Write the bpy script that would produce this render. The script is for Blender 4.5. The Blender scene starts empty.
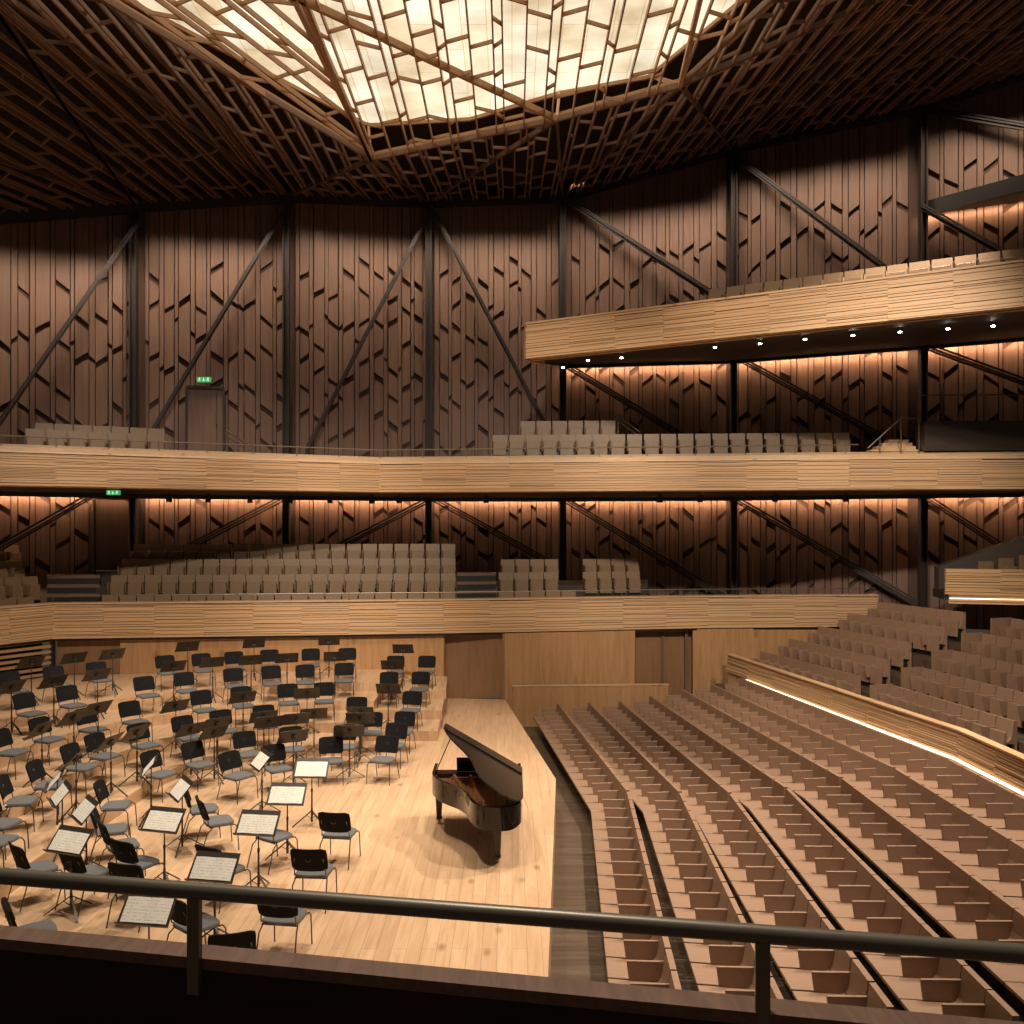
import bpy, bmesh, math, random
from mathutils import Vector, Matrix
random.seed(7)
PI = math.pi
SC = bpy.context.scene
COL = SC.collection
F, CX, HY, HC = 900.0, 512.0, 529.0, 5.3

def atZ(x, y, Z):
    Y = F * (HC - Z) / (y - HY)
    return Vector(((x - CX) / F * Y, Y, Z))
def atY(x, y, Y):
    return Vector(((x - CX) / F * Y, Y, HC - (y - HY) / F * Y))
def proj(X, Y, Z):
    return (CX + F * X / Y, HY + F * (HC - Z) / Y)

# ------------------------------------------------------------------ materials
def new_mat(name):
    m = bpy.data.materials.new(name); m.use_nodes = True
    nt = m.node_tree
    return m, nt, nt.nodes['Principled BSDF']
def simple(name, c, rough=.5, metal=0., emit=None, strength=0., var=.0, vscale=8.):
    m, nt, b = new_mat(name)
    b.inputs['Roughness'].default_value = rough
    b.inputs['Metallic'].default_value = metal
    b.inputs['Base Color'].default_value = (*c, 1)
    if var:
        tc = nt.nodes.new('ShaderNodeTexCoord'); n = nt.nodes.new('ShaderNodeTexNoise')
        n.inputs['Scale'].default_value = vscale; n.inputs['Detail'].default_value = 4
        nt.links.new(tc.outputs['Object'], n.inputs['Vector'])
        r = nt.nodes.new('ShaderNodeValToRGB')
        r.color_ramp.elements[0].position = .3; r.color_ramp.elements[1].position = .7
        r.color_ramp.elements[0].color = (*[v * (1 - var) for v in c], 1)
        r.color_ramp.elements[1].color = (*[min(1, v * (1 + var)) for v in c], 1)
        nt.links.new(n.outputs['Fac'], r.inputs['Fac']); nt.links.new(r.outputs['Color'], b.inputs['Base Color'])
    if emit:
        b.inputs['Emission Color'].default_value = (*emit, 1); b.inputs['Emission Strength'].default_value = strength
    return m
def wood(name, c1, c2, scale=(3, 3, 60), rough=.5, dist=.6, plank=None, plank_rot=0, knots=False, gap=(.1, .06, .04), pvar=.12, spec=.5):
    """stretched noise for the grain; optional planks (length, width) laid in the object's XY plane, or 'vz' for upright boards"""
    m, nt, b = new_mat(name)
    L = nt.links.new
    b.inputs['Roughness'].default_value = rough
    b.inputs['Specular IOR Level'].default_value = spec
    tc = nt.nodes.new('ShaderNodeTexCoord')
    mp = nt.nodes.new('ShaderNodeMapping'); mp.inputs['Scale'].default_value = scale
    L(tc.outputs['Object'], mp.inputs['Vector'])
    n = nt.nodes.new('ShaderNodeTexNoise'); n.inputs['Scale'].default_value = 1; n.inputs['Detail'].default_value = 5
    n.inputs['Roughness'].default_value = .6; n.inputs['Distortion'].default_value = dist
    L(mp.outputs['Vector'], n.inputs['Vector'])
    r = nt.nodes.new('ShaderNodeValToRGB')
    r.color_ramp.elements[0].position = .33; r.color_ramp.elements[1].position = .66
    r.color_ramp.elements[0].color = (*c2, 1); r.color_ramp.elements[1].color = (*c1, 1)
    L(n.outputs['Fac'], r.inputs['Fac'])
    out = r.outputs['Color']
    if knots:
        v = nt.nodes.new('ShaderNodeTexVoronoi'); v.inputs['Scale'].default_value = 1
        mk = nt.nodes.new('ShaderNodeMapping'); mk.inputs['Scale'].default_value = knots
        L(tc.outputs['Object'], mk.inputs['Vector']); L(mk.outputs['Vector'], v.inputs['Vector'])
        rk = nt.nodes.new('ShaderNodeValToRGB')
        rk.color_ramp.elements[0].position = .03; rk.color_ramp.elements[1].position = .16
        rk.color_ramp.elements[0].color = (.42, .3, .2, 1); rk.color_ramp.elements[1].color = (1, 1, 1, 1)
        L(v.outputs['Distance'], rk.inputs['Fac'])
        mx = nt.nodes.new('ShaderNodeMix'); mx.data_type = 'RGBA'; mx.blend_type = 'MULTIPLY'; mx.inputs['Factor'].default_value = .7
        L(out, mx.inputs['A']); L(rk.outputs['Color'], mx.inputs['B']); out = mx.outputs['Result']
    if plank:
        mb_ = nt.nodes.new('ShaderNodeMapping'); mb_.inputs['Rotation'].default_value = plank_rot if isinstance(plank_rot, tuple) else (0, 0, plank_rot)
        L(tc.outputs['Object'], mb_.inputs['Vector'])
        br = nt.nodes.new('ShaderNodeTexBrick')
        br.inputs['Scale'].default_value = 1; br.inputs['Brick Width'].default_value = plank[0]; br.inputs['Row Height'].default_value = plank[1]
        br.inputs['Mortar Size'].default_value = .003; br.inputs['Mortar Smooth'].default_value = 0; br.offset = .37
        br.inputs['Color1'].default_value = (1 - pvar, 1 - pvar * 1.2, 1 - pvar * 1.5, 1); br.inputs['Color2'].default_value = (1, 1, 1, 1)
        br.inputs['Mortar'].default_value = (*[g * 5 for g in gap], 1)
        L(mb_.outputs['Vector'], br.inputs['Vector'])
        mx = nt.nodes.new('ShaderNodeMix'); mx.data_type = 'RGBA'; mx.blend_type = 'MULTIPLY'; mx.inputs['Factor'].default_value = 1
        L(out, mx.inputs['A']); L(br.outputs['Color'], mx.inputs['B']); out = mx.outputs['Result']
    L(out, b.inputs['Base Color'])
    return m

M = {}
M['stage'] = wood('pale_stage_planks', (.66, .44, .27), (.53, .335, .195), (11, .9, 5), .42, plank=(2.6, .19), plank_rot=PI / 2, knots=(2.2, 1.1, 1), pvar=.10, gap=(.11, .10, .09))
M['riser'] = wood('riser_timber', (.60, .375, .20), (.43, .245, .12), (3, 3, 30), .45)
M['ply'] = wood('plywood_panelling', (.47, .27, .125), (.36, .19, .08), (9, 9, .7), .5, knots=(1.3, 1.3, .8))
M['plydoor'] = wood('plywood_door', (.27, .145, .068), (.21, .11, .048), (9, 9, .7), .5, knots=(1.1, 1.1, .7))
M['fascia'] = wood('batten_oak', (.66, .43, .24), (.53, .33, .17), (.12, .12, 26), .5, dist=0)
M['fasciatop'] = wood('pale_oak_cap', (.66, .44, .25), (.55, .34, .18), (2, 2, 20), .45, knots=(1.5, 1.5, 1))
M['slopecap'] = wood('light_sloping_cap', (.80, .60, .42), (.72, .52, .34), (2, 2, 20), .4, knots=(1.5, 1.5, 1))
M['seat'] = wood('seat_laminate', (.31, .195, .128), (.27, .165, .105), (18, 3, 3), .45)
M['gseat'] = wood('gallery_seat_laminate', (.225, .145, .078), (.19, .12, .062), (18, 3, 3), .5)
M['wall'] = wood('brown_wall_board', (.165, .092, .062), (.12, .066, .043), (14, 14, .6), .6)
M['wallback'] = simple('dark_wall_backing', (.07, .038, .026), .8)
M['steel'] = simple('dark_steel', (.020, .013, .010), .65, 0)
M['lattice'] = wood('brown_lattice_wood', (.25, .135, .082), (.19, .10, .06), (9, 1, 9), .55)
M['oculat'] = wood('tan_lattice_wood', (.50, .28, .14), (.40, .21, .10), (9, 1, 9), .5)
M['ceilback'] = simple('dark_ceiling_felt', (.022, .012, .008), .95)
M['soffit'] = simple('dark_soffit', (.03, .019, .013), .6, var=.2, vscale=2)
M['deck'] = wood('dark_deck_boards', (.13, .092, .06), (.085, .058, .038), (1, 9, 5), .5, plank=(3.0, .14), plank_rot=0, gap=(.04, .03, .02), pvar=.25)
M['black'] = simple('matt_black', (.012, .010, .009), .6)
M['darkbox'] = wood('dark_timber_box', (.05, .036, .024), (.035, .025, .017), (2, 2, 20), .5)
M['chairback'] = simple('black_shell', (.009, .0085, .0085), .85)
M['chairback'].node_tree.nodes['Principled BSDF'].inputs['Specular IOR Level'].default_value = .2
M['chairseat'] = simple('grey_wool', (.125, .125, .125), .85, var=.15, vscale=60)
M['chrome'] = simple('brushed_leg_steel', (.13, .115, .10), .35, .8)
M['stand'] = simple('stand_black', (.035, .028, .022), .42)
M['piano'] = simple('piano_lacquer', (.008, .006, .005), .08)
M['lid'] = simple('piano_lid_lacquer', (.022, .016, .012), .13)
M['plate'] = simple('gilded_plate', (.50, .24, .10), .35, .55)
M['felt'] = simple('red_felt', (.28, .045, .03), .8)
M['ivory'] = simple('ivory_keys', (.75, .71, .62), .3)
M['brass'] = simple('brass', (.55, .36, .12), .3, 1.)
M['railm'] = simple('bronze_rail', (.17, .15, .12), .38, .3)
M['cap'] = wood('brown_parapet_cap', (.20, .115, .08), (.13, .07, .048), (30, 4, 30), .5)
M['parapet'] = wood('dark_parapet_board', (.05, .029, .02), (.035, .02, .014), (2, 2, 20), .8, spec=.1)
M['led'] = simple('warm_led', (.9, .7, .4), .5, emit=(1, .78, .50), strength=3.2)
M['downl'] = simple('downlight_lens', (1, .95, .85), .5, emit=(1, .9, .75), strength=60)
M['signg'] = simple('green_sign', (.05, .35, .12), .5, emit=(.10, .55, .20), strength=.55)
M['signw'] = simple('sign_white', (.8, .9, .8), .5, emit=(.7, .95, .7), strength=.8)
M['thinrail'] = simple('thin_rail_steel', (.22, .18, .14), .35, .6)
M['slat'] = wood('louvre_oak', (.48, .30, .15), (.38, .22, .10), (2, 2, 25), .5)

def paper_mat():
    m, nt, b = new_mat('sheet_music_paper'); L = nt.links.new
    b.inputs['Roughness'].default_value = .8
    tc = nt.nodes.new('ShaderNodeTexCoord')
    sp = nt.nodes.new('ShaderNodeSeparateXYZ'); L(tc.outputs['Object'], sp.inputs[0])
    w = nt.nodes.new('ShaderNodeMath'); w.operation = 'MULTIPLY'; w.inputs[1].default_value = 28; L(sp.outputs['Y'], w.inputs[0])
    fr = nt.nodes.new('ShaderNodeMath'); fr.operation = 'FRACT'; L(w.outputs[0], fr.inputs[0])
    lt = nt.nodes.new('ShaderNodeMath'); lt.operation = 'LESS_THAN'; lt.inputs[1].default_value = .45; L(fr.outputs[0], lt.inputs[0])
    n = nt.nodes.new('ShaderNodeTexNoise'); n.inputs['Scale'].default_value = 45; n.inputs['Detail'].default_value = 6
    L(tc.outputs['Object'], n.inputs['Vector'])
    g = nt.nodes.new('ShaderNodeMath'); g.operation = 'GREATER_THAN'; g.inputs[1].default_value = .5; L(n.outputs['Fac'], g.inputs[0])
    mu = nt.nodes.new('ShaderNodeMath'); mu.operation = 'MULTIPLY'; L(lt.outputs[0], mu.inputs[0]); L(g.outputs[0], mu.inputs[1])
    mx = nt.nodes.new('ShaderNodeMix'); mx.data_type = 'RGBA'
    mx.inputs['A'].default_value = (.86, .82, .73, 1); mx.inputs['B'].default_value = (.68, .63, .55, 1)
    L(mu.outputs[0], mx.inputs['Factor']); L(mx.outputs['Result'], b.inputs['Base Color'])
    return m
M['paper'] = paper_mat()

def luminous_mat():
    m = bpy.data.materials.new('luminous_veneer'); m.use_nodes = True; nt = m.node_tree; L = nt.links.new
    nt.nodes.clear()
    out = nt.nodes.new('ShaderNodeOutputMaterial'); e = nt.nodes.new('ShaderNodeEmission')
    tc = nt.nodes.new('ShaderNodeTexCoord')
    mp = nt.nodes.new('ShaderNodeMapping'); mp.inputs['Rotation'].default_value = (0, 0, PI / 2)
    L(tc.outputs['Object'], mp.inputs['Vector'])
    br = nt.nodes.new('ShaderNodeTexBrick'); br.inputs['Scale'].default_value = 1
    br.inputs['Brick Width'].default_value = 2.3; br.inputs['Row Height'].default_value = .62; br.inputs['Mortar Size'].default_value = .012
    br.inputs['Color1'].default_value = (1, .85, .64, 1); br.inputs['Color2'].default_value = (1, .96, .86, 1); br.inputs['Mortar'].default_value = (.8, .62, .42, 1)
    L(mp.outputs['Vector'], br.inputs['Vector'])
    n = nt.nodes.new('ShaderNodeTexNoise'); n.inputs['Scale'].default_value = .55; n.inputs['Detail'].default_value = 5
    L(tc.outputs['Object'], n.inputs['Vector'])
    r = nt.nodes.new('ShaderNodeValToRGB'); r.color_ramp.elements[0].position = .3; r.color_ramp.elements[1].position = .7
    r.color_ramp.elements[0].color = (.62, .52, .38, 1); r.color_ramp.elements[1].color = (1.25, 1.2, 1.08, 1)
    L(n.outputs['Fac'], r.inputs['Fac'])
    mx = nt.nodes.new('ShaderNodeMix'); mx.data_type = 'RGBA'; mx.blend_type = 'MULTIPLY'; mx.inputs['Factor'].default_value = 1
    L(br.outputs['Color'], mx.inputs['A']); L(r.outputs['Color'], mx.inputs['B'])
    L(mx.outputs['Result'], e.inputs['Color']); e.inputs['Strength'].default_value = LUM
    L(e.outputs[0], out.inputs['Surface'])
    return m
LUM = 1.15
M['lum'] = luminous_mat()

# ------------------------------------------------------------------ mesh builder
class MB:
    def __init__(s): s.v = []; s.f = []
    def add(s, vs, fs):
        o = len(s.v); s.v += [tuple(p) for p in vs]; s.f += [tuple(i + o for i in f) for f in fs]; return s
    def box(s, x0, x1, y0, y1, z0, z1, mat=None):
        vs = [Vector((x, y, z)) for z in (z0, z1) for y in (y0, y1) for x in (x0, x1)]
        if mat is not None: vs = [mat @ p for p in vs]
        return s.add(vs, [(0, 2, 3, 1), (4, 5, 7, 6), (0, 1, 5, 4), (2, 6, 7, 3), (0, 4, 6, 2), (1, 3, 7, 5)])
    def prism(s, poly, z0, z1):
        """poly: list of (x,y) ; z0/z1 numbers or lists"""
        n = len(poly)
        a = z0 if isinstance(z0, (list, tuple)) else [z0] * n
        b = z1 if isinstance(z1, (list, tuple)) else [z1] * n
        area = sum(poly[i][0] * poly[(i + 1) % n][1] - poly[(i + 1) % n][0] * poly[i][1] for i in range(n))
        idx = list(range(n)) if area > 0 else list(range(n))[::-1]
        vs = [(poly[i][0], poly[i][1], a[i]) for i in idx] + [(poly[i][0], poly[i][1], b[i]) for i in idx]
        fs = [tuple(range(n))[::-1], tuple(range(n, 2 * n))] + [(i, (i + 1) % n, n + (i + 1) % n, n + i) for i in range(n)]
        return s.add(vs, fs)
    def extrude_x(s, prof, x0, x1):
        """prof: list of (y,z) convex-ish outline"""
        n = len(prof)
        area = sum(prof[i][0] * prof[(i + 1) % n][1] - prof[(i + 1) % n][0] * prof[i][1] for i in range(n))
        p = prof if area > 0 else prof[::-1]
        vs = [(x0, y, z) for y, z in p] + [(x1, y, z) for y, z in p]
        fs = [tuple(range(n))[::-1], tuple(range(n, 2 * n))] + [(i, (i + 1) % n, n + (i + 1) % n, n + i) for i in range(n)]
        return s.add(vs, fs)
    def beam(s, p, q, w, h, up=(0, 0, 1)):
        p = Vector(p); q = Vector(q); d = q - p
        if d.length < 1e-5: return s
        d.normalize(); u = Vector(up)
        x = d.cross(u)
        if x.length < 1e-4: x = Vector((1, 0, 0))
        x.normalize(); u = x.cross(d)
        vs = []
        for c in (p, q):
            for a, b in ((-1, -1), (1, -1), (1, 1), (-1, 1)):
                vs.append(c + x * (a * w / 2) + u * (b * h / 2))
        return s.add(vs, [(0, 1, 2, 3), (7, 6, 5, 4), (0, 4, 5, 1), (1, 5, 6, 2), (2, 6, 7, 3), (3, 7, 4, 0)])
    def tube(s, pts, r, n=8, cap=True):
        pts = [Vector(p) for p in pts]; rings = []
        rr = r if isinstance(r, (list, tuple)) else [r] * len(pts)
        px = None
        for i, p in enumerate(pts):
            d = (pts[min(i + 1, len(pts) - 1)] - pts[max(i - 1, 0)]).normalized()
            if px is None:
                px = d.cross(Vector((0, 0, 1)))
                if px.length < 1e-3: px = Vector((1, 0, 0))
            px = (px - d * px.dot(d)).normalized(); py = d.cross(px)
            rings.append([p + px * math.cos(2 * PI * k / n) * rr[i] + py * math.sin(2 * PI * k / n) * rr[i] for k in range(n)])
        vs = [v for rg in rings for v in rg]; fs = []
        for i in range(len(pts) - 1):
            for k in range(n):
                a = i * n + k; b = i * n + (k + 1) % n
                fs.append((a, b, b + n, a + n))
        if cap:
            fs.append(tuple(range(n))[::-1]); fs.append(tuple((len(pts) - 1) * n + k for k in range(n)))
        return s.add(vs, fs)
    def lathe(s, prof, n=16, c=(0, 0, 0)):
        vs = [(c[0] + r * math.cos(2 * PI * k / n), c[1] + r * math.sin(2 * PI * k / n), c[2] + z) for r, z in prof for k in range(n)]
        fs = [(i * n + k, i * n + (k + 1) % n, (i + 1) * n + (k + 1) % n, (i + 1) * n + k) for i in range(len(prof) - 1) for k in range(n)]
        fs.append(tuple(range(n))[::-1]); fs.append(tuple((len(prof) - 1) * n + k for k in range(n)))
        return s.add(vs, fs)

def obj(name, mb, mat, parent=None, bevel=0., seg=1, smooth=False, **tags):
    me = bpy.data.meshes.new(name); me.from_pydata(mb.v, [], mb.f)
    if bevel:
        bm = bmesh.new(); bm.from_mesh(me)
        es = [e for e in bm.edges if len(e.link_faces) == 2 and e.calc_face_angle(0) > .6]
        bmesh.ops.bevel(bm, geom=es, offset=bevel, segments=seg, affect='EDGES', profile=.6, clamp_overlap=True)
        bm.to_mesh(me); bm.free()
    me.materials.append(M[mat] if isinstance(mat, str) else mat)
    if smooth:
        for p in me.polygons: p.use_smooth = True
        try: me.set_sharp_from_angle(angle=math.radians(40))
        except Exception: pass
    o = bpy.data.objects.new(name, me); COL.objects.link(o)
    if parent: o.parent = parent
    for k, v in tags.items(): o[k] = v
    return o
def struct(name, mb, mat, **k): return obj(name, mb, mat, kind='structure', **k)
def sempty(name):
    o = bpy.data.objects.new(name, None); COL.objects.link(o); o['kind'] = 'structure'; return o
def thing(name, label, cat, loc=(0, 0, 0), rz=0, group=None):
    o = bpy.data.objects.new(name, None); COL.objects.link(o)
    o.location = loc; o.rotation_euler = (0, 0, rz); o.empty_display_size = .1
    o['label'] = label; o['category'] = cat
    if group: o['group'] = group
    return o
def dup(root, loc, rz, label=None, group=None):
    r = root.copy(); COL.objects.link(r); r.location = loc; r.rotation_euler = (0, 0, rz)
    if label: r['label'] = label
    if group: r['group'] = group
    for ch in list(root.children):
        c = ch.copy(); COL.objects.link(c); c.parent = r
        for g in list(ch.children):
            d = g.copy(); COL.objects.link(d); d.parent = c
    return r
class Kit:
    """first use moves the prototype, later uses copy it"""
    def __init__(s, root): s.root = root; s.used = False
    def put(s, loc, rz, label, group=None):
        if not s.used:
            s.used = True; r = s.root; r.location = loc; r.rotation_euler = (0, 0, rz); r['label'] = label
            if group: r['group'] = group
            return r
        return dup(s.root, loc, rz, label, group)
ONES = ['zeroth', 'first', 'second', 'third', 'fourth', 'fifth', 'sixth', 'seventh', 'eighth', 'ninth', 'tenth', 'eleventh', 'twelfth', 'thirteenth', 'fourteenth', 'fifteenth', 'sixteenth', 'seventeenth', 'eighteenth', 'nineteenth']
def ordw(n):
    if n < 20: return ONES[n]
    t = {2: 'twent', 3: 'thirt', 4: 'fort', 5: 'fift'}[n // 10]
    return t + 'ieth' if n % 10 == 0 else t + 'y-' + ONES[n % 10]

# ------------------------------------------------------------------ the upper wall
WX = [(-21.2, 24.6, 13.2), (-16.9, 27.7, 14.7)] + [((x - CX) / F * y, y, z) for x, y, z in
      ((140, 30.6, 16.15), (290, 32, 17.0), (430, 33.8, 17.45), (562, 34, 17.7), (730, 33, 19.1), (916, 30.5, 19.4))] + [(18.6, 28.0, 20.2)]
def wall_hit(x, y, off=0.):
    t = (x - CX) / F
    for a, b in zip(WX[:-1], WX[1:]):
        dx, dy = b[0] - a[0], b[1] - a[1]
        den = dx - t * dy
        s = (t * a[1] - a[0]) / den
        if -1e-6 <= s <= 1.0001:
            Y = a[1] + s * dy; n = Vector((dy, -dx)).normalized()
            X = a[0] + s * dx
            k = off
            Xo, Yo = X + n.x * k, Y + n.y * k
            return Vector((Xo, Yo, HC - (y - HY) / F * Y))
    return None
def bay_mesh(a, b, z0, zt_a, zt_b, seed):
    """boards of a wall bay, cut by slanting slots; each board segment stands 9 cm proud of the dark backing"""
    rnd = random.Random(seed)
    a = Vector((a[0], a[1], 0)); b = Vector((b[0], b[1], 0))
    W = (b - a).length; d = (b - a).normalized(); n = Vector((d.y, -d.x, 0))   # towards the hall
    mb = MB(); x = .18; nar = False
    def ztop(u): return zt_a + (zt_b - zt_a) * u / W
    while x < W - .2:
        nar = not nar; w = rnd.choice((.13, .17, .10)) if nar else rnd.choice((.30, .36, .40, .34))
        if x + w > W - .15: w = W - .15 - x
        if w < .08: break
        dep = rnd.choice((.08, .11, .14))
        if w > .26:
            cuts = []; z = z0 + rnd.uniform(.2, 1.2)
            while z < ztop(x) - 2.6:
                cuts.append((z, rnd.choice((-1, 1)) * w * rnd.uniform(.6, .85), rnd.uniform(.15, .24))); z += rnd.uniform(.8, 2.3)
        else:
            cuts = []; z = z0 + rnd.uniform(1, 6)
            while z < ztop(x) - 3.4:
                cuts.append((z, rnd.choice((-1, 1)) * w * .8, .15)); z += rnd.uniform(2.5, 6)
        lo0 = lo1 = z0
        segs = []
        for zc, sl, g in cuts:
            segs.append((lo0, lo1, zc - sl / 2, zc + sl / 2)); lo0, lo1 = zc - sl / 2 + g, zc + sl / 2 + g
        segs.append((lo0, lo1, ztop(x), ztop(x + w)))
        for s_i, (l0, l1, h0, h1) in enumerate(segs):
            dd = dep + (.03 if s_i % 2 else 0)
            vs = []
            for k in (0, dd):
                for u, zz in ((x, l0), (x + w, l1), (x + w, h1), (x, h0)):
                    p = a + d * u + n * k; vs.append((p.x, p.y, zz))
            mb.add(vs, [(3, 2, 1, 0), (4, 5, 6, 7), (0, 1, 5, 4), (1, 2, 6, 5), (2, 3, 7, 6), (3, 0, 4, 7)])
        x += w + .028
    return mb
for i, (a, b) in enumerate(zip(WX[:-1], WX[1:])):
    z0 = 2.0
    w = struct('wall_back', MB().prism([(a[0], a[1]), (b[0], b[1]), (b[0] + .2, b[1] + .5), (a[0] + .2, a[1] + .5)], [z0] * 4, [a[2] + .6, b[2] + .6, b[2] + .6, a[2] + .6]), 'wallback')
    obj('wall_boards', bay_mesh(a, b, z0, a[2] + .3, b[2] + .3, 40 + i), 'wall', w)
    mb = MB()   # edge girder where the wall meets the ceiling
    n = Vector((b[1] - a[1], -(b[0] - a[0]), 0)).normalized() * .35
    mb.beam(Vector((a[0], a[1], a[2])) + n, Vector((b[0], b[1], b[2])) + n, .3, .34)
    obj('edge_girder', mb, 'steel', w)
# steel columns and diagonal braces
cn = ['leftmost', 'second', 'third', 'fourth', 'fifth', 'sixth']
for i, w in enumerate(WX[2:8]):
    mb = MB(); n = .52
    x, y = w[0], w[1] - n
    for ox in (-.09, .09): mb.box(x + ox - .025, x + ox + .025, y - .12, y + .12, 2.0, w[2])
    mb.box(x - .08, x + .08, y - .02, y + .02, 2.0, w[2])
    obj('steel_column', mb, 'steel', label=f'dark steel wall column, {cn[i]} from the left, floor to ceiling' if i else 'dark steel wall column, leftmost, beside the gallery doors', category='column', group='steel columns along the back wall')
braces = [  # pixels of both ends on the wall, label
    (138, 222, -4, 428, 'long steel brace crossing the leftmost upper wall bay'),
    (286, 212, 150, 440, 'long steel brace above the upper gallery door'),
    (427, 214, 304, 452, 'long steel brace in the third upper wall bay, leaning right'),
    (433, 214, 546, 430, 'long steel brace falling right from the central column'),
    (566, 204, 722, 305, 'steel brace above the upper balcony front, nearest its left end'),
    (734, 160, 884, 272, 'steel brace above the upper balcony front, in the bay with the tallest wall'),
    (919, 116, 1060, 140, 'steel brace high in the upper right corner'),
    (922, 212, 1000, 256, 'short steel brace under the topmost dark balcony'),
    (566, 367, 682, 438, 'steel brace under the upper balcony, left one'),
    (734, 357, 884, 440, 'steel brace under the upper balcony, middle one'),
    (920, 347, 1060, 398, 'steel brace under the upper balcony, right one'),
    (92, 494, -6, 550, 'steel brace left of the gallery door with the exit sign'),
    (286, 497, 180, 552, 'steel brace over the choir seats, left one'),
    (427, 499, 325, 552, 'steel brace over the choir seats, beside the central column on its left'),
    (434, 499, 556, 566, 'steel brace over the choir stairs, right of the central column'),
    (566, 500, 730, 600, 'steel brace over the small choir seat block'),
    (734, 497, 916, 602, 'steel brace right of the small choir seat block'),
    (921, 494, 1010, 552, 'steel brace above the right side box')]
for x0, y0, x1, y1, lab in braces:
    p = wall_hit(x0, y0, .56); q = wall_hit(x1, y1, .56)
    if p is None or q is None: continue
    mb = MB(); mb.beam(p, q, .2, .05); mb.beam(p + Vector((0, -.03, .1)), q + Vector((0, -.03, .1)), .06, .06); mb.beam(p - Vector((0, .03, .1)), q - Vector((0, .03, .1)), .06, .06)
    obj('steel_brace', mb, 'steel', label=lab, category='brace', group='steel braces on the back wall')

# ------------------------------------------------------------------ batten fascias
def off_line(pts, d):
    """offset an open polyline towards -Y side (right of travel when going +X)"""
    out = []
    for i, p in enumerate(pts):
        t = Vector((0, 0))
        if i > 0: t += (Vector(pts[i]) - Vector(pts[i - 1])).normalized()
        if i < len(pts) - 1: t += (Vector(pts[i + 1]) - Vector(pts[i])).normalized()
        t.normalize(); out.append((p[0] + t.y * d, p[1] - t.x * d))
    return out
def fascia(pts, z0, z1, nb, parent, seed, name='batten_cladding', lean=0., panel=1.35, mat='fascia', z0b=None):
    rnd = random.Random(seed); mb = MB()
    z0b = z0 if z0b is None else z0b
    for (x0, y0), (x1, y1) in zip(pts[:-1], pts[1:]):
        a = Vector((x0, y0, 0)); b = Vector((x1, y1, 0)); Ltot = (b - a).length; d = (b - a).normalized(); n = Vector((d.y, -d.x, 0))
        k = max(1, round(Ltot / panel))
        for j in range(k):
            u0, u1 = Ltot * j / k, Ltot * (j + 1) / k
            zs = [0.]
            while zs[-1] < 1: zs.append(zs[-1] + rnd.choice((.5, .8, 1, 1, 1.5)) / nb)
            zs[-1] = 1.
            for t0, t1 in zip(zs[:-1], zs[1:]):
                dp = rnd.choice((.02, .035, .045, .055))
                A = z0 + (z1 - z0) * t0; B = z0 + (z1 - z0) * t1 - .014
                vs = []
                for kk, uu in ((0, u0), (0, u1), (1, u1), (1, u0)):
                    pass
                for zz, tt in ((A, t0), (B, t1)):
                    for u, dd in ((u0, -.05), (u1, -.05), (u1, .04 + dp + lean * (tt)), (u0, .04 + dp + lean * (tt))):
                        p = a + d * u + n * dd; vs.append((p.x, p.y, zz))
                mb.add(vs, [(0, 1, 2, 3), (7, 6, 5, 4), (3, 2, 6, 7), (1, 0, 4, 5), (0, 3, 7, 4), (2, 1, 5, 6)])
    return obj(name, mb, mat, parent)
def strip(pts, d0, d1, z0, z1, mb=None):
    """prisms following a polyline between two offsets (d>0 towards the camera side)"""
    mb = mb or MB(); A = off_line(pts, d0); B = off_line(pts, d1)
    for i in range(len(pts) - 1):
        mb.prism([A[i], A[i + 1], B[i + 1], B[i]], z0, z1)
    return mb

# lower (choir) gallery front
LF = [(-17.5, 19.4), (-13.4, 26.3), (-2.12, 27.7), (6.35, 29.2), (12.05, 29.7)]
lg = thing('gallery_parapet', 'pale batten-clad front of the lower choir gallery above the stage doors', 'parapet')
obj('core', strip(LF, -.3, 0, 2.08, 3.10), 'fasciatop', lg)
fascia(LF, 2.10, 3.09, 12, lg, 1)
obj('cap', strip(LF, -.34, .1, 3.10, 3.14), 'fasciatop', lg)
obj('painted_shadow_line', strip(LF, -.3, .02, 2.02, 2.08), 'black', lg)  # black strip: the overhang's shadow line put into the colour
# middle balcony front
MF = [(-17.6, 21.1), (-13.3, 23.4), (-4.08, 27.8), (2.6, 26.9), (9.7, 25.95), (14.6, 25.6), (18.6, 25.3)]
mg = thing('balcony_parapet', 'long pale batten-clad front of the middle balcony, crossing the whole hall', 'parapet')
obj('core', strip(MF, -.5, 0, 6.42, 7.45), 'fasciatop', mg)
fascia(MF, 6.44, 7.30, 11, mg, 2)
mb = MB(); A = off_line(MF, .11); B = off_line(MF, -.5)
for i in range(len(MF) - 1):
    mb.add([(*A[i], 7.30), (*A[i + 1], 7.30), (*A[i + 1], 7.33), (*A[i], 7.33), (*B[i], 7.56), (*B[i + 1], 7.56), (*B[i + 1], 7.45), (*B[i], 7.45)],
           [(0, 1, 2, 3), (3, 2, 5, 4), (4, 5, 6, 7), (7, 6, 1, 0), (0, 3, 4, 7), (1, 6, 5, 2)])
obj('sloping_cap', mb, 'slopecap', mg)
mb = MB()   # soffit and deck of the middle balcony
back = [(w[0], w[1] + .05) for w in WX]
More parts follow.
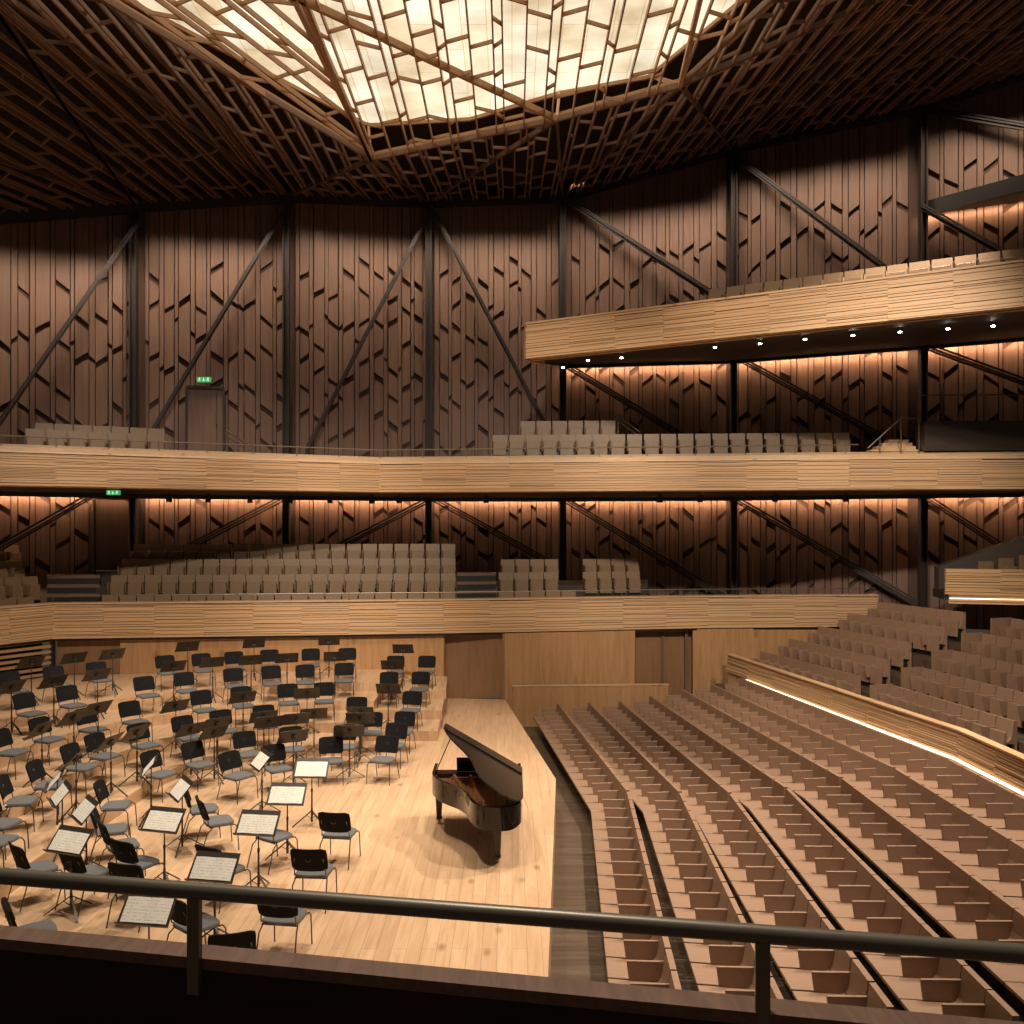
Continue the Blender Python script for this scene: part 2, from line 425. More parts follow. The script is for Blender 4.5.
def deck(front, back, zf, zb, th, m, name, n=24):
    """slab between two polylines"""
    def samp(pl, t):
        L = [math.dist(a, b) for a, b in zip(pl[:-1], pl[1:])]; T = sum(L) * t
        for i, l in enumerate(L):
            if T <= l + 1e-9: return (pl[i][0] + (pl[i + 1][0] - pl[i][0]) * T / l, pl[i][1] + (pl[i + 1][1] - pl[i][1]) * T / l)
            T -= l
        return pl[-1]
    mb = MB()
    for j in range(n):
        q = [samp(front, j / n), samp(front, (j + 1) / n), samp(back, (j + 1) / n), samp(back, j / n)]
        mb.prism(q, [zf, zf, zb, zb], [zf + th, zf + th, zb + th, zb + th])
    return struct(name, mb, m)
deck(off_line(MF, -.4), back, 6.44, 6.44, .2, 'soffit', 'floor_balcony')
# valance boards hiding the wall-wash lamps at the back of each soffit
def wl(i, d):  # wall polyline offset towards the hall
    return off_line([(w[0], w[1]) for w in WX], d)
V = wl(0, 1.0)
struct('trim_1', strip([V[i] for i in range(len(V))], -.03, .03, 6.30, 6.44), 'steel')
# upper balcony (right)
UF = [(.44, 26.2), (11.4, 20.07), (14.5, 18.34)]
ug = thing('balcony_parapet', 'pale batten-clad front of the upper right balcony, its squared left end free', 'parapet')
obj('core', strip(UF, -.45, 0, 10.26, 11.22), 'fasciatop', ug)
fascia(UF, 10.25, 11.24, 13, ug, 3)
obj('cap', strip(UF, -.5, .1, 11.24, 11.29), 'fasciatop', ug)
mb = MB(); mb.prism([(.36, 26.15), (.42, 26.27), (1.0, 27.3), (.92, 27.34)], 10.25, 11.26)
obj('end_panel', mb, 'fascia', ug)
UB = [(WX[5][0] - .35, WX[5][1] - .4), (WX[6][0], WX[6][1] + .05), (WX[7][0], WX[7][1] + .05), (WX[8][0], WX[8][1])]
def tri_deck(name, front, bk, zf, zb, th, m, n=18): return deck(front, bk, zf, zb, th, m, name, n)
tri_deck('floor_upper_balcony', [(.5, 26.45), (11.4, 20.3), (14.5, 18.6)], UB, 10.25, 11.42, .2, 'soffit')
Vb = off_line([(w[0], w[1]) for w in WX[5:9]], .9)
struct('trim_2', strip(Vb, -.03, .03, 11.20, 11.42), 'steel')
# topmost dark balcony at far right
tb = thing('corner_balcony', 'topmost dark balcony slab in the upper right corner', 'balcony')
pw = wall_hit(921, 210)
obj('slab', MB().prism([(pw.x, pw.y), (16.3, 27.6), (20, 24), (20, 27.4), (18.6, 28)], 15.85, 16.35), 'soffit', tb)
obj('edge_board', MB().beam((pw.x, pw.y - .1, 16.05), (16.3, 27.5, 16.05), .12, .5), 'black', tb)

# ------------------------------------------------------------------ ceiling
Zo = 16.0
O = [(-8.2, 18.2), (-4.07, 26.0), (1.17, 23.5), (4.05, 21.7), (5.2, 18.2), (6.2, 12), (2.5, 6.5), (-6, 5.5), (-10.2, 12)]
LP = [(-9.0, 20.6), (-4.35, 27.2), (-1.25, 26.8), (1.33, 25.2), (3.7, 24.3), (5.3, 20.8), (6.8, 12), (2.8, 5.8), (-6.2, 4.8), (-11, 11)]
Wt = [Vector((w[0], w[1] - .3, w[2] + .05)) for w in WX]
Ov = [Vector((x, y, Zo)) for x, y in O]
P0 = Vector((-15.4, 19, 14.6)); P1 = Vector((-10.6, 17.6, 16.2)); Q0 = Vector((8.9, 19.5, 17.2)); Q1 = Vector((14.4, 21.5, 18.6)); P2 = Vector((-21, 19, 13)); Q2 = Vector((20, 20, 20))
Pn = Vector((-11.5, 8, 15.5)); Qn = Vector((9.5, 8, 17)); Qn2 = Vector((16, 8, 18.5)); Pn2 = Vector((-17, 8, 14))
facets = [(Wt[1], Wt[2], P0, .12), (Wt[0], Wt[1], P2, .3), (P2, Wt[1], P0, .22), (Wt[2], Wt[3], P1, .05), (Wt[2], P1, P0, .05), (Wt[3], Ov[1], Ov[0], -.04), (Wt[3], Ov[0], P1, -.04),
          (Wt[3], Wt[4], Ov[1], .0), (Wt[4], Wt[5], Ov[2], 0), (Wt[4], Ov[2], Ov[1], 0), (Wt[5], Wt[6], Ov[3], .0), (Wt[5], Ov[3], Ov[2], .0),
          (Wt[6], Q0, Ov[3], .03), (Q0, Ov[4], Ov[3], .03), (Wt[6], Wt[7], Q1, .02), (Wt[6], Q1, Q0, .02), (Wt[7], Wt[8], Q2, -.25), (Wt[7], Q2, Q1, -.2),
          (Q0, Qn, Ov[4], 0), (Q0, Q1, Qn2, 0), (Q0, Qn2, Qn, 0), (P0, P1, Pn, 0), (P1, Ov[0], Pn, 0), (P0, Pn, Pn2, 0)]
def clip(tri, u, v):
    """segment of the line {dot(p,u)=v} inside the plan triangle -> two 3D points"""
    pts = []
    for i in range(3):
        a, b = tri[i], tri[(i + 1) % 3]
        da, db = a.x * u[0] + a.y * u[1] - v, b.x * u[0] + b.y * u[1] - v
        if (da < 0) != (db < 0):
            t = da / (da - db); pts.append(a + (b - a) * t)
    if len(pts) == 2 and (pts[0] - pts[1]).length > .15: return sorted(pts, key=lambda p: p.y)
    return None
def lattice(tri, ang, sp, w, h, rnd, conn=1.0, clen=.3):
    mb = MB(); dx, dy = math.sin(ang), math.cos(ang); u = (dy, -dx)
    vs = [p.x * u[0] + p.y * u[1] for p in tri]; v = math.floor(min(vs) / sp) * sp; prev = None; k = 0
    while v < max(vs):
        k += 1
        s = clip(tri, u, v)
        if s:
            mb.beam(s[0], s[1], w, h)
            if prev:
                lo = max(prev[0].y, s[0].y); hi = min(prev[1].y, s[1].y); y = lo + rnd.uniform(0, conn)
                while y < hi - .05:
                    def on(g, yy):
                        t = (yy - g[0].y) / max(1e-6, g[1].y - g[0].y); return g[0] + (g[1] - g[0]) * max(0, min(1, t))
                    sg = rnd.choice((-1, 1)) * clen
                    mb.beam(on(prev, y), on(s, y + sg), w, h * .7); y += rnd.uniform(.6, 1.6) * conn
        prev = s
        v += sp * (.4 if k % 3 == 0 else 1.)
    return mb
rnd = random.Random(11)
ceil = MB()
Lv = [Vector((x, y, 17.55)) for x, y in LP]
U = lambda p, d=1.0: Vector((p.x, p.y, p.z + d))
Wc = [Vector((w[0], w[1] + .1, w[2] + .45)) for w in WX]
bt = [(Wc[0], Wc[1], U(P2, .9)), (Wc[1], U(P0), U(P2, .9)), (Wc[1], Wc[2], U(P0)), (Wc[2], Wc[3], U(P1)), (Wc[2], U(P1), U(P0)), (Wc[3], Lv[1], Lv[0]), (Wc[3], Lv[0], U(P1)),
      (Wc[3], Wc[4], Lv[1]), (Wc[4], Lv[2], Lv[1]), (Wc[4], Wc[5], Lv[2]), (Wc[5], Lv[3], Lv[2]), (Wc[5], Lv[4], Lv[3]), (Wc[5], Wc[6], Lv[4]), (Wc[6], U(Q0), Lv[4]), (U(Q0), Lv[5], Lv[4]),
      (Wc[6], Wc[7], U(Q1)), (Wc[6], U(Q1), U(Q0)), (Wc[7], Wc[8], U(Q2)), (Wc[7], U(Q2), U(Q1)),
      (U(Q0), Lv[6], Lv[5]), (U(Q0), U(Qn), Lv[6]), (U(Q0), U(Q1), U(Qn2)), (U(Q0), U(Qn2), U(Qn)), (U(P1), Lv[0], Lv[9]), (U(P1), Lv[9], U(Pn)), (U(P0), U(P1), U(Pn)), (U(P0), U(Pn), U(Pn2)), (U(P0), U(Pn2), U(P2, .9))]
for t in bt:
    o = len(ceil.v); ceil.add([*t, *[p + Vector((0, 0, .15)) for p in t]], [(0, 1, 2), (5, 4, 3), (0, 3, 4, 1), (1, 4, 5, 2), (2, 5, 3, 0)])
ceiling = struct('ceiling', ceil, 'ceilback')
for a, b, c, ang in facets:
    obj('lattice_panel', lattice((a, b, c), ang, .40, .045, .11, rnd, 2.0, .24), 'lattice', ceiling)
    rb = MB()
    for p, q in ((a, b), (b, c), (c, a)): rb.beam(p, q, .08, .14)
    obj('ridge_beam', rb, 'lattice', ceiling)
# luminous ceiling over the stage and its hanging lattice
oc = thing('ceiling_light', 'large glowing veneer ceiling light with a tan lattice hung below it', 'ceiling light')
mb = MB(); mb.v = [tuple(p) for p in Lv]; mb.f = [tuple(range(len(Lv)))[::-1]]
obj('luminous_panel', mb, 'lum', oc)
obj('rim_board', strip([*LP, LP[0]], -.04, .04, 17.45, 17.75), 'oculat', oc)
fr = MB()
for i in range(len(Ov)):
    a, b = Ov[i], Ov[(i + 1) % len(Ov)]
    c = Vector((-1.8, 15.5, Zo))
    for s_, z_ in ((1, 0), (1.035, .22), (1.07, .42)):
        fr.beam(c + (a - c) * s_ + Vector((0, 0, z_)), c + (b - c) * s_ + Vector((0, 0, z_)), .06, .09)
obj('rim_frame', fr, 'oculat', oc)
tie = MB()
S1 = Vector((-4.9, 6, Zo))
for p, q in ((Ov[1], S1), (Ov[2], Vector((-7.3, 15.2, Zo))), (Ov[3], Vector((3, 7, Zo))), (Ov[1], Vector((-4.25, 17.5, Zo)))):
    tie.beam(p, q, .09, .16)
tie.beam(Ov[0], Lv[0], .07, .1); tie.beam(Ov[1], Lv[1], .07, .1); tie.beam(Ov[2], Lv[3], .07, .1); tie.beam(Ov[3], Lv[4], .07, .1)
obj('tie_beam', tie, 'oculat', oc)
ocl = MB()
for tri, ang in (((Ov[1], Ov[2], S1), 0), ((Ov[2], Ov[3], S1), .0), ((Ov[3], Ov[4], S1), 0), ((Ov[4], Ov[5], S1), 0), ((Ov[1], S1, Ov[0]), math.atan2(O[1][0] - O[0][0], O[1][1] - O[0][1]) * .8), ((Ov[0], S1, Ov[8]), .35)):
    m_ = lattice(tri, ang, .52, .035, .12, rnd, 1.5, .26); ocl.add(m_.v, m_.f)
obj('lattice', ocl, 'oculat', oc)
# perimeter spotlights
proto = thing('wall_spotlight', '', 'spotlight', group='spotlights along the ceiling edge')
obj('housing', MB().box(-.17, .17, -.2, .2, -.2, .16), 'black', proto, bevel=.03)
obj('bracket', MB().box(-.03, .03, -.03, .03, .14, .5), 'black', proto)
kit = Kit(proto)
for k, (x, y) in enumerate(((228, 194), (295, 191), (352, 194), (408.6, 196), (461, 196), (531.6, 192), (586, 184), (652.7, 165), (722, 150), (824, 127), (902.5, 113))):
    p = wall_hit(x, y, 1.0); kit.put((p.x, p.y, p.z - .05), 0, f'small black spotlight at the ceiling edge, {ordw(k + 1)} from the left')

# ------------------------------------------------------------------ stage
stage_poly = [(-17.5, 6.0), (.05, 6.0), (.43, 10.7), (.93, 19.08), (-.22, 28.0), (-2.1, 28.2), (-13.5, 26.8), (-17.5, 20)]
struct('floor_stage', MB().prism(stage_poly, -.8, 0), 'stage')
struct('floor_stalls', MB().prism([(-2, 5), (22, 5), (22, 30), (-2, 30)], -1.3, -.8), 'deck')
CCX, CCY = -4.2, 18.2
RT = [(2.85, .25), (4.12, .5), (5.62, .75), (7.05, 1.0)]
XS = 1.07   # the risers are slightly wider than deep
def wall_y(x):   # plywood wall line behind the stage
    return 26.42 + (x + 13.4) * (27.8 - 26.42) / 11.28
JX = -3.65
tiers = []
for k, (R, z) in enumerate(RT):
    arc = [(JX, CCY + math.sqrt(max(0, R * R - ((JX - CCX) / XS) ** 2)))]
    n = 26
    a0 = math.acos((JX - CCX) / XS / R)
    for i in range(1, n + 1):
        a = a0 + (PI - a0) * i / n; arc.append((CCX + XS * R * math.cos(a), CCY + R * math.sin(a)))
    arc += [(CCX - XS * R - .04, 13.0), (CCX - XS * R - .1, 7.0)]
    if k < 3:
        R2 = RT[k + 1][0]
    outer = [(-17.4, 7.0), (-17.4, 20.0), (-13.55, wall_y(-13.4)), (JX, wall_y(JX))]
    struct('floor_riser', MB().prism(arc + outer, z - .25, z), 'stage')
    # front board of the riser
    tb_ = MB()
    for p, q in zip(arc[:-1], arc[1:]):
        pass
# right-hand riser block with straight fronts
for k, (yf, z) in enumerate(((22.5, .25), (23.85, .5), (25.42, .75))):
    struct('floor_riser', MB().prism([(JX, yf), (-1.86, yf), (-2.0, wall_y(-2.0)), (JX, wall_y(JX))], z - .25, z), 'stage')
# plywood walls below the gallery
def wseg(x0, x1, z0, z1, m, name, setback=0., y0=None, y1=None, **t):
    ya = (wall_y(x0) if y0 is None else y0) + setback; yb = (wall_y(x1) if y1 is None else y1) + setback
    return obj(name, MB().prism([(x0, ya), (x1, yb), (x1, yb + .15), (x0, ya + .15)], z0, z1), m, **t)
wseg(-11.6, -2.12, 0, 2.06, 'ply', 'wall_stage_back', kind='structure')
wseg(-13.42, -11.6, 0, 2.06, 'plydoor', 'wall_stage_back', .14, kind='structure')
# recessed stage door
d1 = sempty('door_1')
wseg(-2.12, -.26, 0, 2.06, 'plydoor', 'door_leaf', .32, y0=27.8, y1=27.9, parent=d1)
obj('door_frame', MB().box(-2.16, -2.08, 27.8, 28.2, 0, 2.06).box(-.3, -.22, 27.9, 28.3, 0, 2.06), 'plydoor', d1)
struct('wall_hall_back', MB().prism([(-.25, 27.9), (3.93, 28.75), (3.93, 28.95), (-.25, 28.1)], -.8, 2.06), 'ply')
d2 = sempty('door_2')
obj('door_leaf', MB().prism([(3.93, 29.1), (5.9, 29.45), (5.9, 29.6), (3.93, 29.25)], -.8, 2.06), 'plydoor', d2)
obj('door_frame', MB().prism([(4.85, 29.2), (4.93, 29.2), (4.93, 29.3), (4.85, 29.3)], -.8, 2.06).prism([(5.62, 29.25), (5.72, 29.25), (5.72, 29.5), (5.62, 29.5)], -.8, 2.06), 'wall', d2)
struct('wall_hall_back', MB().prism([(5.85, 29.1), (12.0, 29.75), (12.0, 29.95), (5.85, 29.3)], -.8, 2.06), 'ply')
pt = thing('partition', 'low plywood partition behind the far ends of the stalls rows', 'partition')
obj('panel', MB().prism([(.02, 27.75), (4.86, 28.0), (4.86, 28.12), (.02, 27.87)], -.8, .44), 'ply', pt)
obj('cap', MB().prism([(.0, 27.73), (4.88, 27.98), (4.88, 28.14), (.0, 27.89)], .44, .47), 'fasciatop', pt)
# louvred wall at the stage's left rear
lv = sempty('wall_louvred')
a = Vector((-13.5, 26.3, 0)); b = Vector((-17.4, 19.6, 0)); d = (b - a).normalized()
obj('backing', MB().beam(a + Vector((-.3, .1, 1.0)), b + Vector((-.3, .1, 1.0)), .08, 2.1), 'black', lv)
mb = MB()
for i in range(13): mb.beam(a + Vector((0, 0, .12 + i * .16)), b + Vector((0, 0, .12 + i * .16)), .12, .075)
obj('louvre_slats', mb, 'slat', lv)
obj('end_post', MB().box(-13.5, -13.40, 26.28, 26.42, 0, 2.06), 'black', lv)

# ------------------------------------------------------------------ orchestra chairs
def make_chair():
    t = thing('orchestra_chair', '', 'chair', group='orchestra chairs')
    # local: faces -Y, origin on the floor under the seat centre
    s = MB(); n = 18
    prof = []
    for k in range(n):
        a = 2 * PI * k / n; ca, sa = math.cos(a), math.sin(a)
        e = .45
        prof.append((.245 * abs(ca) ** e * (1 if ca > 0 else -1), .225 * abs(sa) ** e * (1 if sa > 0 else -1)))
    s.v = []; rings = [(.94, .43), (1, .44), (1, .465), (.95, .48), (.6, .485)]
    for sc, z in rings:
        for x, y in prof: s.v.append((x * sc, y * sc, z + .012 * (y / .22) ** 2 * 0))
    for i in range(len(rings) - 1):
        for k in range(n): s.f.append((i * n + k, i * n + (k + 1) % n, (i + 1) * n + (k + 1) % n, (i + 1) * n + k))
    s.f.append(tuple(range(n))[::-1]); s.f.append(tuple((len(rings) - 1) * n + k for k in range(n)))
    obj('seat_cushion', s, 'chairseat', t, smooth=True)
    # backrest: curved shell with rounded corners and a small grip
    b = MB(); nx, nz = 8, 5; W2, H2 = .255, .166
    zc, yc = .715, .235
    def P(i, j, side):
        u = -1 + 2 * i / nx; v = -1 + 2 * j / nz
        cu = W2 * u; cv = H2 * v
        if abs(v) > .95: cu *= .965
        if abs(u) > .95: cv *= .87
        y = yc + .05 * (1 - u * u) + .10 * v * .5 + (.03 if side else 0)
        return (cu, y, zc + cv)
    for side in (0, 1):
        for j in range(nz + 1):
            for i in range(nx + 1): b.v.append(P(i, j, side))
    st = (nx + 1) * (nz + 1)
    for j in range(nz):
        for i in range(nx):
            q = (j * (nx + 1) + i, j * (nx + 1) + i + 1, (j + 1) * (nx + 1) + i + 1, (j + 1) * (nx + 1) + i)
            b.f.append(q); b.f.append(tuple(st + k for k in q[::-1]))
    edge = [i for i in range(nx)] + [j * (nx + 1) + nx for j in range(nz)] + [nz * (nx + 1) + i for i in range(nx, 0, -1)] + [j * (nx + 1) for j in range(nz, 0, -1)]
    for k in range(len(edge)):
        p, q = edge[k], edge[(k + 1) % len(edge)]; b.f.append((q, p, p + st, q + st))
    br = obj('backrest', b, 'chairback', t, smooth=True)
    g = MB()
    ring = [(.035 * math.cos(2 * PI * k / 12), .282, zc + .01 + .024 * math.sin(2 * PI * k / 12)) for k in range(13)]
    g.tube(ring, .006, 5, cap=False)
    g.tube([(p[0], p[1] + .032, p[2]) for p in ring], .006, 5, cap=False)
    obj('grip_ring', g, 'chrome', br)
    for sx in (-1, 1):
        obj('leg', MB().tube([(sx * .22, -.14, .435), (sx * .235, -.215, .43), (sx * .245, -.25, .38), (sx * .25, -.275, .0)], .0095, 7), 'chrome', t, smooth=True)
        obj('leg', MB().tube([(sx * .22, .13, .43), (sx * .24, .23, .34), (sx * .25, .33, .0)], .0095, 7), 'chrome', t, smooth=True)
        obj('back_post', MB().tube([(sx * .225, .10, .43), (sx * .225, .20, .47), (sx * .215, .232, .62), (sx * .20, .29, .74)], .0095, 7), 'chrome', t, smooth=True)
    obj('seat_frame', MB().tube([(-.23, -.18, .425), (.23, -.18, .425)], .009, 6).tube([(-.23, .18, .425), (.23, .18, .425)], .009, 6).box(-.2, .2, -.18, .18, .415, .43), 'stand', t)
    return t
chair_kit = Kit(make_chair())
CON = Vector((-3.3, 16.3))
def ring_of(X, Y):
    r = abs(X - CCX) / XS if Y < CCY else math.hypot((X - CCX) / XS, Y - CCY)
    if X > JX:
        if X < -1.86:
            if Y > 25.42: return .75
            if Y > 23.85: return .5
            if Y > 22.5: return .25
        return 0.
    z = 0.
    for R, zz in RT:
        if r > R: z = zz
    if X > CCX and Y < CCY: z = 0.
    return z
def ring_margin(X, Y, z):
    if X > JX:
        return 0 if abs(ring_of(X, Y) - z) < .01 else 1 + abs(ring_of(X, Y) - z)
    r = abs(X - CCX) / XS if Y < CCY else math.hypot((X - CCX) / XS, Y - CCY)
    lv_ = [0] + [R for R, _ in RT] + [99]
    k = round(z / .25); lo, hi = lv_[k], lv_[k + 1]
    return max(0, lo - r, r - hi)
def solve(x, y, h):
    best = None
    for z in (1.0, .75, .5, .25, 0.):
        p = atZ(x, y, z + h); m = ring_margin(p.x, p.y, z)
        if best is None or m < best[0] - 1e-6: best = (m, p, z)
    return best[1], best[2], best[0]
def keep(X, Y, z, pad):
    """nudge a point radially so a footprint of that radius stays on its own riser"""
    if X > JX + .0:
        if X < -1.86:
            lines = {.25: (22.5, 23.85), .5: (23.85, 25.42), .75: (25.42, 27.6)}.get(z)
            if lines: Y = min(max(Y, lines[0] + pad), lines[1] - pad * .8)
            X = min(max(X, JX + pad), -1.86 - pad)
            if z == 0: Y = min(Y, 22.5 - pad)
        elif z == 0: pass
        return X, Y
    lv_ = [0] + [R for R, _ in RT] + [99]; k = round(z / .25); lo, hi = lv_[k] + (pad if k else 0), lv_[k + 1] - pad
    if Y < CCY:
        if X < CCX: X = CCX - XS * min(max((CCX - X) / XS, lo), hi)
    else:
        r = math.hypot((X - CCX) / XS, Y - CCY); r2 = min(max(r, lo), hi)
        if r > 1e-3: X = CCX + (X - CCX) * r2 / r; Y = CCY + (Y - CCY) * r2 / r
    if z == 1.0: Y = min(Y, wall_y(X) - pad)
    return X, Y
chairs = [ (310.7, 649.6), (347.3, 649), (388, 656.9), (427, 656.9), (164.7, 656.4), (201, 654.4), (233.8, 652.5), (269.4, 650.6),
    (8.6, 672.8), (53, 667.3), (96, 663), (187.7, 674.7), (233, 669.4), (271, 666.9), (143.5, 677.6), (23.4, 694.4), (66.4, 686.9),
    (305, 665.7), (344.5, 664), (380, 673), (420.9, 672.8), (200.6, 691.6), (240.8, 687.7), (287.5, 685), (324, 683.5), (364.5, 693), (412.2, 692.8),
    (129, 702.5), (222.8, 711.9), (263.4, 706.4), (182, 717.3), (85, 709.5), (39, 718.9), (0, 731), (137.5, 725), (94.5, 735), (192, 743), (244, 733),
    (290.8, 728), (345, 726), (362, 713.5), (405, 712.8), (396.8, 724.5), (387.4, 737.4), (331, 738.3), (61.7, 745.5), (18.8, 762.7), (150, 752.5),
    (229, 753.3), (272.8, 746), (-4, 778), (92, 783), (-14, 797, 80), (-16, 813, 85), (-12, 830, 90), (93, 806, 110),
    (103, 822, 125), (145, 837, 150), (17, 845, 138), (57, 856, 150), (125, 864, 165), (9, 903.5, 125), (201, 799, 120), (186, 787, 110),
    (334, 813, 172), (308.6, 849.5, 176), (209, 847, 150), (262, 814, 145), (276, 893, 172), (232, 933, 195), (178, 896, 140)]
placed = []
for c in chairs:
    x, y = c[0], c[1]
    if len(c) > 2:
        p, z, mg_ = solve(x, y, .86)
        if x > 60: z = 0.; p = atZ(x, y, .86)
    else: p, z, mg_ = solve(x, y, .86)
    if len(c) > 2:
        a = math.radians(c[2])       # heading measured from "towards the camera", turning to the right
        f = Vector((math.sin(a), -math.cos(a)))
    else:
        f = (CON - Vector((p.x, p.y))).normalized()
    cx, cy = p.x + f.x * .28, p.y + f.y * .28
    cx, cy = keep(cx, cy, z, .3)
    placed.append([cx, cy, z, f])
for _ in range(60):      # keep chairs from overlapping
    for i in range(len(placed)):
        for j in range(i):
            a, b = placed[i], placed[j]
            if a[2] != b[2]: continue
            dx, dy = a[0] - b[0], a[1] - b[1]; dd = math.hypot(dx, dy)
            if dd < .57:
                s_ = (.57 - dd) / 2 / max(dd, 1e-3)
                a[0] += dx * s_; a[1] += dy * s_; b[0] -= dx * s_; b[1] -= dy * s_
                a[0], a[1] = keep(a[0], a[1], a[2], .3); b[0], b[1] = keep(b[0], b[1], b[2], .3)
tn = {1.0: 'on the top riser', .75: 'on the second highest riser', .5: 'on the third highest riser', .25: 'on the lowest riser', 0.: 'on the stage floor'}
# ------------------------------------------------------------------ music stands
TH = math.radians(49); DH = 1.03
def make_stand():
    t = thing('music_stand', '', 'music stand', group='music stands')
    # local: sheet side faces +Y... the player sits on the +Y side
    base = Vector((0, 0, DH)); nrm = Vector((0, math.sin(TH), math.cos(TH))); upv = Vector((0, -math.cos(TH), math.sin(TH)))
    Mx = Matrix(((1, 0, 0, 0), (0, upv.y, nrm.y, 0), (0, upv.z, nrm.z, DH), (0, 0, 0, 1)))
    dk = MB()
    def plate(w0, w1, h0, h1, t0, t1):
        vs = [Mx @ Vector(p) for p in ((-w0, h0, t0), (w0, h0, t0), (w1, h1, t0), (-w1, h1, t0), (-w0, h0, t1), (w0, h0, t1), (w1, h1, t1), (-w1, h1, t1))]
        dk.add(vs, [(3, 2, 1, 0), (4, 5, 6, 7), (0, 1, 5, 4), (1, 2, 6, 5), (2, 3, 7, 6), (3, 0, 4, 7)])
    plate(.31, .30, -.19, .19, -.004, .0)
    d_ = obj('desk', dk, 'stand', t)
    lp = MB(); lp.box(-.31, .31, -.20, -.188, -.004, .055, Mx); obj('sheet_ledge', lp, 'stand', d_)
    cl = MB(); cl.box(-.03, .03, -.06, .06, -.03, -.004, Mx); cl.tube([(-.05, -.03, DH - .05), (.05, -.03, DH - .05)], .012, 8); obj('tilt_clamp', cl, 'stand', t)
    obj('pole', MB().tube([(0, -.02, .28), (0, -.02, .62)], .015, 8).tube([(0, -.02, .6), (0, -.02, DH - .03)], .010, 8), 'stand', t, smooth=True)
    obj('collar', MB().tube([(0, -.02, .60), (0, -.02, .65)], .021, 8), 'stand', t)
    for k in range(3):
        a = 2 * PI * k / 3 + .5
        obj('leg', MB().beam((0, -.02, .26), (.35 * math.cos(a), .35 * math.sin(a) - .02, .012), .026, .014).beam((.10 * math.cos(a), .10 * math.sin(a) - .02, .19), (0, -.02, .12), .014, .008), 'stand', t)
    obj('hub', MB().tube([(0, -.02, .06), (0, -.02, .30)], .019, 8), 'stand', t)
    return t, Mx
st0, MX = make_stand(); stand_kit = Kit(st0)
sm = MB()
def leaf(x0, x1, bow):
    n = 6
    for i in range(n):
        u0, u1 = x0 + (x1 - x0) * i / n, x0 + (x1 - x0) * (i + 1) / n
        z0_, z1_ = .003 + bow * math.sin(PI * i / n), .003 + bow * math.sin(PI * (i + 1) / n)
        vs = [(u0, -.165, z0_), (u1, -.165, z1_), (u1, .115, z1_), (u0, .115, z0_)]
        vs += [(p[0], p[1], p[2] + .003) for p in vs]
        sm.add(vs, [(3, 2, 1, 0), (4, 5, 6, 7), (0, 1, 5, 4), (1, 2, 6, 5), (2, 3, 7, 6), (3, 0, 4, 7)])
leaf(-.275, -.001, .008); leaf(.001, .275, .008)
sheet0 = obj('sheet_music', sm, 'paper', label='', category='sheet music', group='sheets of music on the stands')
sheet_used = [False]
def put_sheet(loc, rz, label):
    o = sheet0 if not sheet_used[0] else sheet0.copy()
    if sheet_used[0]: COL.objects.link(o)
    sheet_used[0] = True
    o.matrix_world = Matrix.Translation(loc) @ Matrix.Rotation(rz, 4, 'Z') @ MX
    o['label'] = label
stands = [(187.6, 646.3), (254, 643), (173.5, 666), (212.5, 662), (251, 659.8), (287, 657.8), (329, 640.4), (334.8, 656.2), (403, 648.6), (307.4, 687.8), (315.7, 708.5),
    (286, 719.7), (290, 737), (381, 698), (366, 709.7), (359.7, 718), (345.6, 731), (392, 664.8, 1), (31, 662), (74, 657.7), (112.5, 653.8), (97, 674.4), (55.5, 681.4), (11, 687),
    (83, 717), (41, 729), (119.5, 708.8), (137.5, 732), (156, 702.5), (110, 741.6), (75, 758), (202.5, 720.5), (171, 727.5), (235, 693), (257, 712.6), (279, 720.5), (209, 733.8)]
lit = [(261, 759.5, 122), (150, 765, 108), (181, 788, 125), (85, 809, 130), (61, 793, 125), (56, 779, 112), (70, 840, 160), (163.6, 819.4, 165), (287, 793.6, 176), (258, 822.6, 172), (214, 866.7, 170), (148, 908, 172), (311.6, 767.8, 178)]
sp = []
for s_ in stands:
    p, z, _m = solve(s_[0], s_[1], DH); f = (CON - Vector((p.x, p.y))).normalized()
    X, Y = keep(p.x, p.y, z, .18)
    sp.append([X, Y, z, f, len(s_) > 2])
for x, y, h in lit:
    p = atZ(x, y, DH); a = math.radians(h); f = Vector((math.sin(a), -math.cos(a)))
    sp.append([p.x, p.y, ring_of(p.x, p.y) if y < 770 else 0., f, True])
for _ in range(40):   # move stands off each other and off the chairs
    for i_, a in enumerate(sp):
        for b in sp[:i_]:
            if a[2] != b[2]: continue
            dx, dy = a[0] - b[0], a[1] - b[1]; dd = math.hypot(dx, dy)
            if dd < .62 and not (a[4] and b[4]):
                s_ = (.62 - dd) / max(dd, 1e-3) * .5; a[0] += dx * s_; a[1] += dy * s_; b[0] -= dx * s_; b[1] -= dy * s_
                a[0], a[1] = keep(a[0], a[1], a[2], .12); b[0], b[1] = keep(b[0], b[1], b[2], .12)
    for a in sp:
        for b in placed:
            if a[2] != b[2]: continue
            dx, dy = a[0] - b[0], a[1] - b[1]; dd = math.hypot(dx, dy)
            if a[4]:
                if dd < .34:
                    s_ = (.34 - dd) / max(dd, 1e-3) * .5; b[0] -= dx * s_; b[1] -= dy * s_; b[0], b[1] = keep(b[0], b[1], b[2], .3)
            elif dd < .42:
                s_ = (.42 - dd) / max(dd, 1e-3) * .5; a[0] += dx * s_; a[1] += dy * s_
                a[0], a[1] = keep(a[0], a[1], a[2], .12)
groups = {}
